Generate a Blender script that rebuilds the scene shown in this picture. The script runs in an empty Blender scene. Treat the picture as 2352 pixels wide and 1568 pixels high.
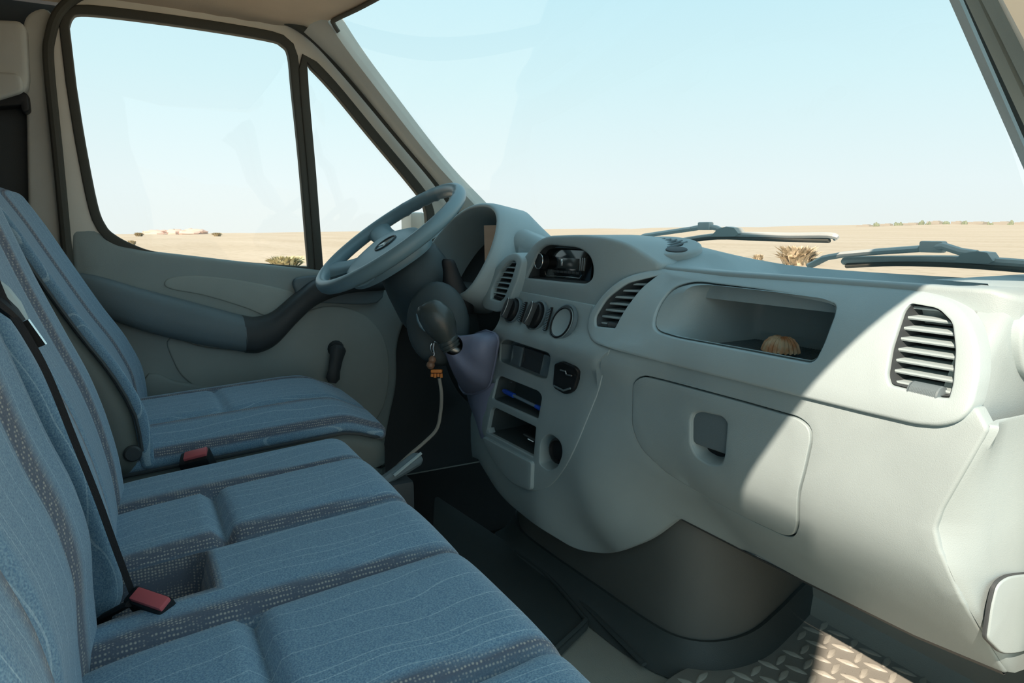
import bpy, bmesh, math, random
import numpy as np
from mathutils import Vector, Matrix
from mathutils.geometry import delaunay_2d_cdt
random.seed(7)
SC = bpy.context.scene
COL = SC.collection

# ------------------------------------------------------------------ camera
F_PX, CX, CY = 1568.0, 1176.0, 784.0
CAM = np.array([1.2, 0.0, 0.8])
YAW, PIT = math.radians(29.0), math.radians(9.2)
cf = np.array([-math.cos(YAW) * math.cos(PIT), math.sin(YAW) * math.cos(PIT), -math.sin(PIT)])
cr = np.cross(cf, [0, 0, 1.0]); cr /= np.linalg.norm(cr)
cu = np.cross(cr, cf)
cam_d = bpy.data.cameras.new('camera')
cam_d.sensor_width = 36.0
cam_d.lens = 36.0 * F_PX / 2352.0
cam_d.clip_start = 0.02
cam_d.clip_end = 6000
cam = bpy.data.objects.new('camera', cam_d)
COL.objects.link(cam)
m = Matrix((( cr[0], cu[0], -cf[0], CAM[0]), (cr[1], cu[1], -cf[1], CAM[1]), (cr[2], cu[2], -cf[2], CAM[2]), (0, 0, 0, 1)))
cam.matrix_world = m
SC.camera = cam

# ------------------------------------------------------------------ world, sun, exposure
SC.view_settings.view_transform = 'Standard'
SC.view_settings.look = 'None'
SC.view_settings.exposure = 0.0
SC.view_settings.gamma = 1.0
SC.view_settings.use_curve_mapping = False
W = bpy.data.worlds.new('sky'); SC.world = W
W.use_nodes = True
nt = W.node_tree; nt.nodes.clear()
o_ = nt.nodes.new('ShaderNodeOutputWorld'); b_ = nt.nodes.new('ShaderNodeBackground')
tc = nt.nodes.new('ShaderNodeTexCoord'); sp = nt.nodes.new('ShaderNodeSeparateXYZ')
rp = nt.nodes.new('ShaderNodeValToRGB')
nt.links.new(tc.outputs['Generated'], sp.inputs[0]); nt.links.new(sp.outputs['Z'], rp.inputs[0])
nt.links.new(rp.outputs[0], b_.inputs[0]); nt.links.new(b_.outputs[0], o_.inputs[0])
el = rp.color_ramp.elements
el[0].position = 0.0; el[0].color = (0.88, 0.94, 0.92, 1)
el[1].position = 1.0; el[1].color = (0.42, 0.72, 0.88, 1)
for pos, c in ((0.06, (0.86, 0.96, 0.97, 1)), (0.20, (0.70, 0.93, 0.98, 1)), (0.36, (0.55, 0.86, 0.97, 1)), (0.65, (0.45, 0.76, 0.91, 1))):
    e = el.new(pos); e.color = c
b_.inputs[1].default_value = 1.03
SUN_TRAVEL = Vector((-0.6, 1.0, -1.0)).normalized()
sun_d = bpy.data.lights.new('sun', 'SUN'); sun_d.energy = 8.0; sun_d.angle = 0.009; sun_d.color = (1.0, 0.80, 0.64)
sun = bpy.data.objects.new('sun', sun_d); COL.objects.link(sun)
sun.rotation_euler = SUN_TRAVEL.to_track_quat('-Z', 'Y').to_euler()
sun.location = (6, -8, 9)

# ------------------------------------------------------------------ pixel rays and surfaces
def ray(x, y):
    return cf + cr * (x - CX) / F_PX - cu * (y - CY) / F_PX
def un(x, y, ax, v):                      # the point on the plane axis = v seen at a pixel
    d = ray(x, y); t = (v - CAM[ax]) / d[ax]
    return CAM + d * t
AX = {'X': 0, 'Y': 1, 'Z': 2}
class Surf:
    """A surface axis = fn(a, b) over the other two axes; DEPTH is the way into the body behind it."""
    def __init__(s, axis, fn, depth, guess):
        s.k = AX[axis]; s.fn = fn; s.depth = np.array(depth, float); s.guess = guess
        s.ab = [i for i in (0, 1, 2) if i != s.k]
    def at(s, a, b, off=0.0):
        p = np.zeros(3); p[s.ab[0]] = a; p[s.ab[1]] = b; p[s.k] = s.fn(a, b)
        return p + s.depth * off
    def hit(s, x, y):
        d = ray(x, y)
        f = lambda t: (CAM + d * t)[s.k] - s.fn(*(CAM + d * t)[s.ab])
        t0 = (s.guess - CAM[s.k]) / d[s.k]
        t1 = t0 * 1.02; f0, f1 = f(t0), f(t1)
        for _ in range(60):
            if abs(f1) < 1e-6 or f1 == f0: break
            t2 = t1 - f1 * (t1 - t0) / (f1 - f0)
            t2 = min(max(t2, t1 * 0.8), t1 * 1.25)
            t0, f0, t1 = t1, f1, t2; f1 = f(t1)
        return (CAM + d * t1)[s.ab]
def interp(table):
    xs = np.array([t[0] for t in table]); ys = np.array([t[1] for t in table])
    o = np.argsort(xs); xs, ys = xs[o], ys[o]
    m = np.zeros(len(xs)); h = np.diff(xs); d = np.diff(ys) / h
    m[0], m[-1] = d[0], d[-1]
    for i in range(1, len(xs) - 1):
        m[i] = 0 if d[i-1] * d[i] <= 0 else 2 * d[i-1] * d[i] / (d[i-1] + d[i])
    def f(x):
        if x <= xs[0]: return ys[0] + m[0] * (x - xs[0])
        if x >= xs[-1]: return ys[-1] + m[-1] * (x - xs[-1])
        i = int(np.searchsorted(xs, x) - 1); i = max(0, min(i, len(h) - 1))
        t = (x - xs[i]) / h[i]
        return ((1 + 2*t) * (1-t)**2 * ys[i] + t * (1-t)**2 * h[i] * m[i] + t*t * (3 - 2*t) * ys[i+1] + t*t * (t-1) * h[i] * m[i+1])
    return f
def sstep(a, b, x):
    t = min(1, max(0, (x - a) / (b - a))); return t * t * (3 - 2 * t)

# ------------------------------------------------------------------ curves in 2D / 3D
def catmull(pts, n=8, closed=False):
    P = [np.array(p, float) for p in pts]; N = len(P); out = []
    rng = range(N) if closed else range(N - 1)
    for i in rng:
        if closed: a, b, c, d = P[i-1], P[i], P[(i+1) % N], P[(i+2) % N]
        else:
            b, c = P[i], P[i+1]; a = P[i-1] if i else 2*b - c; d = P[i+2] if i + 2 < N else 2*c - b
        for k in range(n):
            t = k / n
            out.append(0.5 * ((2*b) + (c-a)*t + (2*a - 5*b + 4*c - d)*t*t + (3*b - a - 3*c + d)*t**3))
    if not closed: out.append(P[-1])
    return out
def fillet(pts, r, n=6):
    """Closed polygon with rounded corners; a point may carry its own radius as third value."""
    P = [np.array(p[:2], float) for p in pts]; N = len(P); out = []
    for i in range(N):
        rr = pts[i][2] if len(pts[i]) > 2 else r
        b = P[i]; a, c = P[i-1] - b, P[(i+1) % N] - b
        la, lc = np.linalg.norm(a), np.linalg.norm(c)
        rr = min(rr, la * 0.48, lc * 0.48)
        if rr < 1e-6: out.append(b); continue
        p0, p1 = b + a / la * rr, b + c / lc * rr
        for k in range(n + 1):
            t = k / n; out.append((1-t)**2 * p0 + 2*t*(1-t) * b + t*t * p1)
    return out
def resample(loop, n, closed=True):
    L = [np.array(p, float) for p in loop]
    if closed: L = L + [L[0]]
    seg = [np.linalg.norm(L[i+1] - L[i]) for i in range(len(L) - 1)]
    cum = np.concatenate([[0], np.cumsum(seg)]); tot = cum[-1]
    ts = np.linspace(0, tot, n + 1)[:-1] if closed else np.linspace(0, tot, n)
    A = np.array(L)
    return [np.array([np.interp(t, cum, A[:, j]) for j in range(A.shape[1])]) for t in ts]
def inpoly(q, poly):
    x, y = q; c = False; n = len(poly)
    for i in range(n):
        x1, y1 = poly[i]; x2, y2 = poly[i-1]
        if (y1 > y) != (y2 > y) and x < (x2 - x1) * (y - y1) / (y2 - y1) + x1: c = not c
    return c
def area2(l):
    return sum(l[i-1][0] * l[i][1] - l[i][0] * l[i-1][1] for i in range(len(l)))
def offset2(loop, d):
    """Move a closed 2D loop outwards by d."""
    n = len(loop); s = 1 if area2(loop) > 0 else -1; out = []
    for i in range(n):
        t = np.array(loop[(i+1) % n]) - np.array(loop[i-1]); L = np.linalg.norm(t) or 1
        out.append(np.array(loop[i]) + s * d * np.array([t[1], -t[0]]) / L)
    return out

# ------------------------------------------------------------------ mesh helpers
def obj(name, verts, faces, mat, parent=None, smooth=True, sharp=35):
    me = bpy.data.meshes.new(name)
    me.from_pydata([tuple(map(float, v)) for v in verts], [], [tuple(f) for f in faces])
    bm = bmesh.new(); bm.from_mesh(me)
    bmesh.ops.remove_doubles(bm, verts=bm.verts, dist=1e-6)
    bmesh.ops.recalc_face_normals(bm, faces=bm.faces)
    bm.to_mesh(me); bm.free()
    if smooth:
        me.polygons.foreach_set('use_smooth', [True] * len(me.polygons))
        me.set_sharp_from_angle(angle=math.radians(sharp))
    me.materials.append(mat)
    o = bpy.data.objects.new(name, me); COL.objects.link(o)
    if parent is not None: put(o, parent)
    return o
def put(o, parent):
    o.parent = parent
    if parent.type == 'EMPTY' or any(abs(v) > 1e-9 for v in parent.location):
        o.matrix_parent_inverse = parent_world(parent).inverted()
def parent_world(p):
    mw = Matrix.LocRotScale(p.location, p.rotation_euler, p.scale)
    return mw if p.parent is None else parent_world(p.parent) @ p.matrix_parent_inverse @ mw
def thing(name, label, cat, loc=(0, 0, 0), group=None, kind=None):
    o = bpy.data.objects.new(name, None); COL.objects.link(o); o.location = loc
    o.empty_display_size = 0.05
    return tag(o, label, cat, group, kind)
def tag(o, label, cat, group=None, kind=None):
    o['label'] = label
    if cat: o['category'] = cat
    if group: o['group'] = group
    if kind: o['kind'] = kind
    return o
class MB:
    def __init__(s): s.v = []; s.f = []
    def add(s, v, f):
        b = len(s.v); s.v += [np.array(p, float) for p in v]; s.f += [tuple(i + b for i in q) for q in f]; return s
    def loft(s, rows, closed=False, cap0=False, cap1=False, loop=False):
        n = len(rows[0]); V = [p for r in rows for p in r]; Fc = []
        R = len(rows)
        for i in range(R if loop else R - 1):
            j2 = (i + 1) % R
            for j in range(n if closed else n - 1):
                k = (j + 1) % n
                Fc.append((i*n + j, i*n + k, j2*n + k, j2*n + j))
        if cap0: Fc.append(tuple(range(n))[::-1])
        if cap1: Fc.append(tuple((R-1)*n + j for j in range(n)))
        return s.add(V, Fc)
    def tube(s, path, r, n=10, closed=False, caps=True, flat=1.0, up=None):
        """Tube along a 3D path; r a number or list; flat squeezes it along the up direction."""
        P = [np.array(p, float) for p in path]; N = len(P)
        R = [r] * N if np.isscalar(r) else list(r)
        rows = []; prev = None
        for i in range(N):
            if closed: t = P[(i+1) % N] - P[i-1]
            else: t = P[min(i+1, N-1)] - P[max(i-1, 0)]
            t = t / (np.linalg.norm(t) or 1)
            ref = np.array(up, float) if up is not None else (prev if prev is not None else (np.array([0, 0, 1.0]) if abs(t[2]) < 0.9 else np.array([1.0, 0, 0])))
            a = ref - t * (ref @ t); a /= (np.linalg.norm(a) or 1); prev = a
            b = np.cross(t, a)
            rows.append([P[i] + R[i] * (flat * a * math.cos(q) + b * math.sin(q)) for q in [2*math.pi*k/n for k in range(n)]])
        return s.loft(rows, closed=True, cap0=caps and not closed, cap1=caps and not closed, loop=closed)
    def lathe(s, prof, n=24, M=None, caps=True):
        """prof: (radius, height) about local Z."""
        rows = []
        for (r, h) in prof:
            rows.append([np.array([r * math.cos(2*math.pi*k/n), r * math.sin(2*math.pi*k/n), h]) for k in range(n)])
        if M is not None: rows = [[np.array(M @ Vector(p)) for p in r] for r in rows]
        return s.loft(rows, closed=True, cap0=caps and prof[0][0] > 1e-6, cap1=caps and prof[-1][0] > 1e-6)
    def box(s, c, h, M=None, bev=0.0):
        """Box with centre c and half sizes h, edges bevelled by bev, through matrix M."""
        bm = bmesh.new(); bmesh.ops.create_cube(bm, size=2.0)
        for v in bm.verts: v.co = Vector((v.co.x * h[0], v.co.y * h[1], v.co.z * h[2]))
        if bev > 0: bmesh.ops.bevel(bm, geom=bm.edges[:], offset=bev, segments=2, affect='EDGES', profile=0.6)
        bm.verts.ensure_lookup_table()
        V = []
        for v in bm.verts:
            p = v.co + Vector(c)
            V.append(np.array(M @ p if M is not None else p))
        Fc = [tuple(v.index for v in f.verts) for f in bm.faces]
        bm.free(); return s.add(V, Fc)
    def build(s, name, mat, parent=None, smooth=True, sharp=35):
        return obj(name, s.v, s.f, mat, parent, smooth, sharp)
def frame(origin, x, z):
    """Matrix with given origin, x axis and (approximate) z axis."""
    z = Vector(z).normalized(); x = Vector(x); x = (x - z * x.dot(z)).normalized(); y = z.cross(x)
    return Matrix(((x.x, y.x, z.x, origin[0]), (x.y, y.y, z.y, origin[1]), (x.z, y.z, z.z, origin[2]), (0, 0, 0, 1)))
def cdt(outer, holes, spacing):
    pts = [tuple(p) for p in outer]; edges = [(i, (i+1) % len(outer)) for i in range(len(outer))]
    for h in holes:
        b = len(pts); pts += [tuple(p) for p in h]; edges += [(b+i, b + (i+1) % len(h)) for i in range(len(h))]
    A = np.array(pts); lo, hi = A.min(0), A.max(0)
    for i in range(int((hi[0]-lo[0]) / spacing) + 2):
        for j in range(int((hi[1]-lo[1]) / spacing) + 2):
            q = lo + np.array([(i + 0.5 * (j % 2)) * spacing, j * spacing])
            if not inpoly(q, outer) or any(inpoly(q, h) for h in holes): continue
            if np.min(np.hypot(*(A[:, :2] - q).T)) < spacing * 0.55: continue
            pts.append(tuple(q))
    v, e, f, *_ = delaunay_2d_cdt([Vector(p) for p in pts], edges, [], 0, 1e-7)
    keep = []
    for t in f:
        c = (v[t[0]] + v[t[1]] + v[t[2]]) / 3
        if inpoly(c, outer) and not any(inpoly(c, h) for h in holes): keep.append(tuple(t))
    return [np.array(p) for p in v], keep
def panel2(name, outer, holes, S, mat, parent=None, spacing=0.03, lip=0.003, depth=0.02, off=0.0, sharp=40, fn=None, back=False, hlip=None):
    """Sheet on surface S with loops in S's own two coordinates; its edges roll over by LIP and run back by DEPTH."""
    v, f = cdt(outer, holes, spacing)
    at = fn or (lambda a, b, o=0.0: S.at(a, b, o))
    mb = MB()
    mb.add([at(p[0], p[1], off) for p in v], f)
    def skirt(loop, sgn, lip=lip):
        rows = [[at(p[0], p[1], off) for p in loop]]
        for ang in (30, 60, 90):
            a = math.radians(ang)
            lp = offset2(loop, sgn * lip * math.sin(a))
            rows.append([at(p[0], p[1], off + lip * (1 - math.cos(a))) for p in lp])
        lp = offset2(loop, sgn * lip)
        rows.append([at(p[0], p[1], off + lip + depth) for p in lp])
        mb.loft(rows, closed=True)
        return lp
    lo = skirt(outer, 1)
    for h in holes: skirt(h, -1, hlip if hlip is not None else lip)
    if back:
        v2, f2 = cdt(lo, [], spacing * 2)
        mb.add([at(p[0], p[1], off + lip + depth) for p in v2], f2)
    return mb.build(name, mat, parent, sharp=sharp)
def px(S, pts): return [S.hit(p[0], p[1]) for p in pts]
def panel(name, outer, S, mat, parent=None, holes=(), r=8, **kw):
    """As panel2, loops given in pixels of the photograph (rounded polygons; lists of arrays are taken as they are)."""
    mk = lambda l: px(S, fillet(l, r) if isinstance(l[0], tuple) else l)
    return panel2(name, mk(outer), [mk(h) for h in holes], S, mat, parent, **kw)

# ------------------------------------------------------------------ materials
def new_mat(name):
    mt = bpy.data.materials.new(name); mt.use_nodes = True
    n = mt.node_tree.nodes; n.clear()
    out = n.new('ShaderNodeOutputMaterial'); bs = n.new('ShaderNodeBsdfPrincipled')
    mt.node_tree.links.new(bs.outputs[0], out.inputs[0])
    return mt, mt.node_tree, bs
def plastic(name, col, rough=0.6, grain=0.25, scale=900, var=0.06, spec=0.35):
    mt, t, bs = new_mat(name); n, l = t.nodes, t.links
    tc = n.new('ShaderNodeTexCoord')
    nz = n.new('ShaderNodeTexNoise'); nz.inputs['Scale'].default_value = scale; nz.inputs['Detail'].default_value = 2
    l.new(tc.outputs['Object'], nz.inputs['Vector'])
    bp = n.new('ShaderNodeBump'); bp.inputs['Strength'].default_value = grain; bp.inputs['Distance'].default_value = 0.0008
    l.new(nz.outputs[0], bp.inputs['Height']); l.new(bp.outputs[0], bs.inputs['Normal'])
    n2 = n.new('ShaderNodeTexNoise'); n2.inputs['Scale'].default_value = 7; n2.inputs['Detail'].default_value = 4
    l.new(tc.outputs['Object'], n2.inputs['Vector'])
    r = n.new('ShaderNodeValToRGB'); l.new(n2.outputs[0], r.inputs[0])
    c = np.array(col)
    r.color_ramp.elements[0].position = 0.3; r.color_ramp.elements[0].color = (*(c * (1 - var)), 1)
    r.color_ramp.elements[1].position = 0.7; r.color_ramp.elements[1].color = (*np.minimum(1, c * (1 + var)), 1)
    l.new(r.outputs[0], bs.inputs['Base Color'])
    bs.inputs['Roughness'].default_value = rough
    bs.inputs['Specular IOR Level'].default_value = spec
    return mt
def glass(name, tint=(0.97, 0.99, 0.985), refl=0.05):
    mt, t, bs = new_mat(name); n, l = t.nodes, t.links
    n.remove(bs); out = [x for x in n if x.type == 'OUTPUT_MATERIAL'][0]
    tr = n.new('ShaderNodeBsdfTransparent'); tr.inputs[0].default_value = (*tint, 1)
    gl = n.new('ShaderNodeBsdfGlossy'); gl.inputs['Roughness'].default_value = 0.02
    lw = n.new('ShaderNodeLayerWeight'); lw.inputs[0].default_value = 0.5
    pw = n.new('ShaderNodeMath'); pw.operation = 'POWER'; pw.inputs[1].default_value = 5.0
    ml = n.new('ShaderNodeMath'); ml.operation = 'MULTIPLY_ADD'; ml.inputs[1].default_value = 0.5; ml.inputs[2].default_value = refl
    l.new(lw.outputs['Facing'], pw.inputs[0]); l.new(pw.outputs[0], ml.inputs[0])
    mx = n.new('ShaderNodeMixShader')
    l.new(ml.outputs[0], mx.inputs[0]); l.new(tr.outputs[0], mx.inputs[1]); l.new(gl.outputs[0], mx.inputs[2])
    l.new(mx.outputs[0], out.inputs[0])
    return mt
def metal(name, col, rough=0.3):
    mt, t, bs = new_mat(name)
    bs.inputs['Base Color'].default_value = (*col, 1); bs.inputs['Metallic'].default_value = 1.0; bs.inputs['Roughness'].default_value = rough
    return mt
M = {}
M['dash'] = plastic('dash_plastic', (0.335, 0.42, 0.435), 0.5, 0.35, spec=0.6)
M['trim'] = plastic('dash_trim_plastic', (0.39, 0.49, 0.51), 0.5, 0.3, spec=0.6)
M['door'] = plastic('door_plastic', (0.30, 0.36, 0.355), 0.65, 0.35)
M['doorpad'] = plastic('door_insert_vinyl', (0.36, 0.415, 0.395), 0.7, 0.3)
M['arm'] = plastic('armrest_plastic', (0.15, 0.20, 0.22), 0.55, 0.3)
M['dark'] = plastic('dark_plastic', (0.05, 0.06, 0.065), 0.5, 0.3)
M['black'] = plastic('black_plastic', (0.012, 0.014, 0.016), 0.45, 0.2)
M['rubber'] = plastic('black_rubber', (0.075, 0.075, 0.062), 0.7, 0.3)
M['vinyl'] = plastic('seat_side_vinyl', (0.13, 0.15, 0.138), 0.5, 0.35, 700)
M['wheel'] = plastic('steering_plastic', (0.17, 0.27, 0.31), 0.38, 0.2, spec=0.6)
M['column'] = plastic('column_plastic', (0.065, 0.085, 0.09), 0.55, 0.3)
M['gaiter'] = plastic('gaiter_vinyl', (0.19, 0.215, 0.31), 0.5, 0.4, 500)
M['pillar'] = plastic('pillar_trim', (0.56, 0.57, 0.525), 0.75, 0.4)
M['paint'] = plastic('cream_paint', (0.78, 0.75, 0.66), 0.35, 0.05)
M['head'] = plastic('headliner_fabric', (0.58, 0.47, 0.355), 0.95, 0.8, 500)
M['carpet'] = plastic('black_carpet', (0.02, 0.022, 0.022), 0.95, 1.0, 350)
M['mat'] = plastic('rubber_mat', (0.06, 0.075, 0.075), 0.5, 0.5, 600)
M['floor'] = plastic('floor_vinyl', (0.36, 0.365, 0.32), 0.42, 0.9, 350)
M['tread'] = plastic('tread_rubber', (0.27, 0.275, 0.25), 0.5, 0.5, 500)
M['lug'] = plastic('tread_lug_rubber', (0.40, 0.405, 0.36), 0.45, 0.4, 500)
M['housing'] = plastic('housing_plastic', (0.13, 0.14, 0.13), 0.6, 0.35)
M['glass'] = glass('window_glass')
M['chrome'] = metal('chrome', (0.75, 0.75, 0.73), 0.2)
M['steel'] = metal('grey_steel', (0.45, 0.46, 0.45), 0.4)
M['strap'] = plastic('belt_webbing', (0.012, 0.013, 0.015), 0.7, 0.6, 800)
M['red'] = plastic('red_button', (0.55, 0.12, 0.13), 0.4, 0.1)
M['wiper'] = plastic('wiper_metal', (0.46, 0.48, 0.46), 0.5, 0.3)

# ================================================================== THE SETTING
# ---- desert outside
def sand_mat():
    mt, t, bs = new_mat('desert_sand'); n, l = t.nodes, t.links
    tc = n.new('ShaderNodeTexCoord')
    a = n.new('ShaderNodeTexNoise'); a.inputs['Scale'].default_value = 0.06; a.inputs['Detail'].default_value = 8
    mp = n.new('ShaderNodeMapping'); mp.inputs['Scale'].default_value = (0.35, 1.6, 1)
    mp.inputs['Rotation'].default_value = (0, 0, math.radians(30))
    l.new(tc.outputs['Object'], mp.inputs[0]); l.new(mp.outputs[0], a.inputs['Vector'])
    r = n.new('ShaderNodeValToRGB'); l.new(a.outputs[0], r.inputs[0])
    e = r.color_ramp.elements
    e[0].position = 0.3; e[0].color = (0.42, 0.35, 0.26, 1); e[1].position = 0.7; e[1].color = (0.50, 0.43, 0.34, 1)
    b = n.new('ShaderNodeTexNoise'); b.inputs['Scale'].default_value = 1.5; b.inputs['Detail'].default_value = 6
    l.new(tc.outputs['Object'], b.inputs['Vector'])
    r2 = n.new('ShaderNodeValToRGB'); l.new(b.outputs[0], r2.inputs[0])
    r2.color_ramp.elements[0].position = 0.30; r2.color_ramp.elements[0].color = (0.72, 0.72, 0.66, 1)
    r2.color_ramp.elements[1].position = 0.48; r2.color_ramp.elements[1].color = (1, 1, 1, 1)
    mx = n.new('ShaderNodeMix'); mx.data_type = 'RGBA'; mx.blend_type = 'MULTIPLY'; mx.inputs[0].default_value = 0.8
    l.new(r.outputs[0], mx.inputs[6]); l.new(r2.outputs[0], mx.inputs[7]); l.new(mx.outputs[2], bs.inputs['Base Color'])
    bs.inputs['Roughness'].default_value = 0.95; bs.inputs['Specular IOR Level'].default_value = 0.1
    return mt
M['sand'] = sand_mat()
GZ = -0.65
def az_of(x): d = ray(x, 529); return math.atan2(d[1], d[0])
az_l, az_r = az_of(400), az_of(2200)
def ground_h(r, az):
    w = (az_l - az) / (az_l - az_r)
    w = max(-0.3, min(1.3, w))
    slope = -0.0045 + 0.0125 * w
    s = sstep(60, 700, r)
    return GZ + (0.8 - GZ) * s + slope * r * s + (0.004 * r * s) * math.sin(az * 37 + r * 0.01) * 0.25
def ground_z(x, y):
    return ground_h(math.hypot(x - CAM[0], y), math.atan2(y, x - CAM[0]))
rows = []
radii = [0.05, 2, 5, 9, 15, 24, 36, 52, 75, 105, 150, 210, 290, 400, 520, 640, 760, 900]
for r in radii:
    row = []
    for k in range(240):
        a = az_l + math.pi - 2 * math.pi * k / 240
        row.append(np.array([CAM[0] + r * math.cos(a), r * math.sin(a), ground_h(r, ((a + 4 * math.pi - (az_l + az_r) / 2 + math.pi) % (2 * math.pi)) - math.pi + (az_l + az_r) / 2)]))
    rows.append(row)
g = MB().loft(rows, closed=True, cap0=True).build('ground', M['sand'], sharp=180)
tag(g, 'pale sandy desert plain stretching to the horizon outside', None, kind='structure')

# ---- van floor, rear wall, side walls, roof
VX = 0.86
def sheet(name, x0, x1, y0, y1, z, mat, parent=None, th=0.02):
    return MB().box(((x0+x1)/2, (y0+y1)/2, z - th/2), ((x1-x0)/2, (y1-y0)/2, th/2)).build(name, mat, parent, smooth=False)
fl_rows = []
for y, z in ((-0.62, 0), (0.9, 0), (1.12, 0.0), (1.22, 0.03), (1.36, 0.22), (1.42, 0.42)):
    fl_rows.append([np.array([x, y, z]) for x in np.linspace(-.90, VX, 9)])
floor = MB().loft(fl_rows).build('floor', M['floor'])
tag(floor, 'grey vinyl cab floor rising to the toe board', None, kind='structure')
bulk = MB().box((0, 1.43, 0.33), (VX, 0.01, 0.36)).build('wall_front', M['dark'], smooth=False)
tag(bulk, 'dark bulkhead behind the dashboard', None, kind='structure')
wr = MB().box((0, -0.66, 0.77), (VX + .04, 0.015, 0.79)).build('wall_rear', M['dark'], smooth=False)
tag(wr, 'dark partition behind the seats', None, kind='structure')
# roof: outer skin is the headliner panel with thickness
def yh(x): return 0.51 + 0.10 * (1 - (x / 0.72) ** 2)
def roof_z(x, y):
    base = 1.475 - 0.10 * min(1.2, abs(x) / 0.8) ** 4
    return base + (1.352 - base) * sstep(0.12, yh(x), y)
rr = []
for i in range(15):
    row = []
    for x in np.linspace(-VX, VX, 33):
        y = -0.64 + (yh(x) + 0.64) * (i / 14) ** 0.8
        row.append(np.array([x, y, roof_z(x, y)]))
    rr.append(row)
top = [[p + np.array([0, 0.0, 0.05]) for p in r] for r in rr]
mb = MB(); mb.loft(rr); mb.loft(top); mb.loft([rr[-1], top[-1]]); mb.loft([rr[0], top[0]])
mb.loft([[r[0] for r in rr], [r[0] for r in top]]); mb.loft([[r[-1] for r in rr], [r[-1] for r in top]])
ceil = mb.build('ceiling', M['head'])
tag(ceil, 'beige fabric headliner curving down to the windscreen', None, kind='structure')

# left body side behind the door (B pillar side), door sill
SL = Surf('X', lambda y, z: -0.862 + 0.012 * z, (-1, 0, 0), -0.86)
wl = MB().box((-0.905, -0.375, 0.77), (0.015, 0.275, 0.79)).build('wall_left', M['dark'], smooth=False)
tag(wl, 'dark side wall behind the driver seat', None, kind='structure')
wl2 = MB().box((-0.885, 0.66, 0.28), (0.012, 0.81, 0.34)).build('wall_left', M['dark'], smooth=False)
tag(wl2, 'dark outer door skin and kick wall beside the pedals', None, kind='structure')
pill = panel('trim_1', [(62, 40, 30), (112, 20, 30), (118, 150), (132, 350), (158, 720), (78, 720), (70, 300)], SL, M['pillar'], spacing=0.05, lip=0.008, depth=0.05)
tag(pill, 'grey moulded pillar trim behind the driver door', None, kind='structure')
# right body side: pillar wall behind the open passenger door, sill
wrt = MB().box((0.89, -0.42, 0.70), (0.015, 0.235, 0.72)).build('wall_right', M['paint'], smooth=False)
tag(wrt, 'cream side wall behind the passenger door opening', None, kind='structure')

wr2 = MB().box((0.878, 1.17, 0.36), (0.012, 0.29, 0.40)).build('wall_right', M['paint'], smooth=False)
tag(wr2, 'cream hinge pillar ahead of the passenger door opening', None, kind='structure')
sill = MB().box((0.88, 0.38, -0.06), (0.03, 0.56, 0.06), None, .008).build('trim_9', M['mat'])
tag(sill, 'dark step sill of the passenger door opening', None, kind='structure')
# ---- driver door: panel, frame, glass
door = thing('door_1', 'grey driver door with armrest, winder and framed windows', None, (-0.84, 0.3, 0.1), kind='structure')
def door_x(y, z):
    return -0.832 + 0.018 * math.exp(-((z - 0.45) / 0.25) ** 2) - 0.02 * sstep(0.70, 0.82, z)
SD = Surf('X', door_x, (-1, 0, 0), -0.83)
panel('door_card', [(174, 531, 6), (214, 527, 10), (236, 552, 12), (268, 572, 20), (330, 586, 20), (430, 597), (580, 614), (745, 631), (1010, 662, 8), (1000, 690), (930, 715, 30), (903, 790, 40), (906, 880, 40), (885, 970, 40), (850, 1180), (360, 1200), (190, 760)], SD, M['door'], door, spacing=0.035, lip=0.012, depth=0.03)
panel('upper_insert', catmull([(381, 652), (396, 640), (450, 636), (540, 645), (620, 660), (688, 678), (688, 688), (655, 718), (618, 724), (560, 702), (470, 675), (400, 662)], 5, True), SD, M['doorpad'], door, spacing=0.03, lip=0.004, depth=0.006, off=-0.004)
panel('lower_insert', catmull([(392, 780), (470, 800), (570, 805), (640, 775), (700, 722), (770, 706), (840, 730), (882, 790), (889, 870), (868, 950), (800, 1010), (620, 1000), (500, 915), (430, 868), (402, 826)], 5, True), SD, M['doorpad'], door, spacing=0.04, lip=0.005, depth=0.008, off=-0.006)
panel('door_pocket', catmull([(338, 872), (400, 880), (470, 893), (520, 905), (520, 1010), (420, 1040), (350, 1040)], 5, True), SD, M['door'], door, spacing=0.04, lip=0.008, depth=0.012, off=-0.012)
def swept(name, stations, mat, parent, n=16, X=-0.80, caps=True):
    """stations: (px, py, half height in px, half width in m, X)."""
    rows = []
    for (x, y, hh, hw, X) in catmull(stations, 5):
        c = un(x, y, 0, X); h = hh / F_PX * 1.9
        rows.append([c + np.array([hw * (abs(math.cos(q)) ** 0.7) * math.copysign(1, math.cos(q)), 0, h * (abs(math.sin(q)) ** 0.75) * math.copysign(1, math.sin(q))]) for q in [2*math.pi*k/n for k in range(n)]])
    return MB().loft(rows, closed=True, cap0=caps, cap1=caps).build(name, mat, parent, sharp=50)
swept('armrest', [(150, 655, 30, .03, -.82), (230, 680, 42, .05, -.81), (330, 712, 46, .06, -.80), (450, 742, 46, .062, -.80), (560, 766, 42, .06, -.80)], M['arm'], door)
swept('pull_handle', [(558, 766, 43, .06, -.80), (590, 768, 41, .058, -.80), (630, 752, 38, .052, -.80), (680, 705, 33, .048, -.80), (725, 670, 30, .045, -.80), (790, 652, 24, .04, -.80), (880, 648, 20, .035, -.81)], M['dark'], door)
panel('handle_bezel', catmull([(676, 650), (690, 640), (760, 636), (860, 640), (860, 690), (740, 690), (690, 690), (682, 668)], 4, True), SD, M['arm'], door, spacing=0.04, lip=0.006, depth=0.02, off=-0.022)
a, b = un(776, 803, 0, -.785), un(764, 872, 0, -.775)
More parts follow.
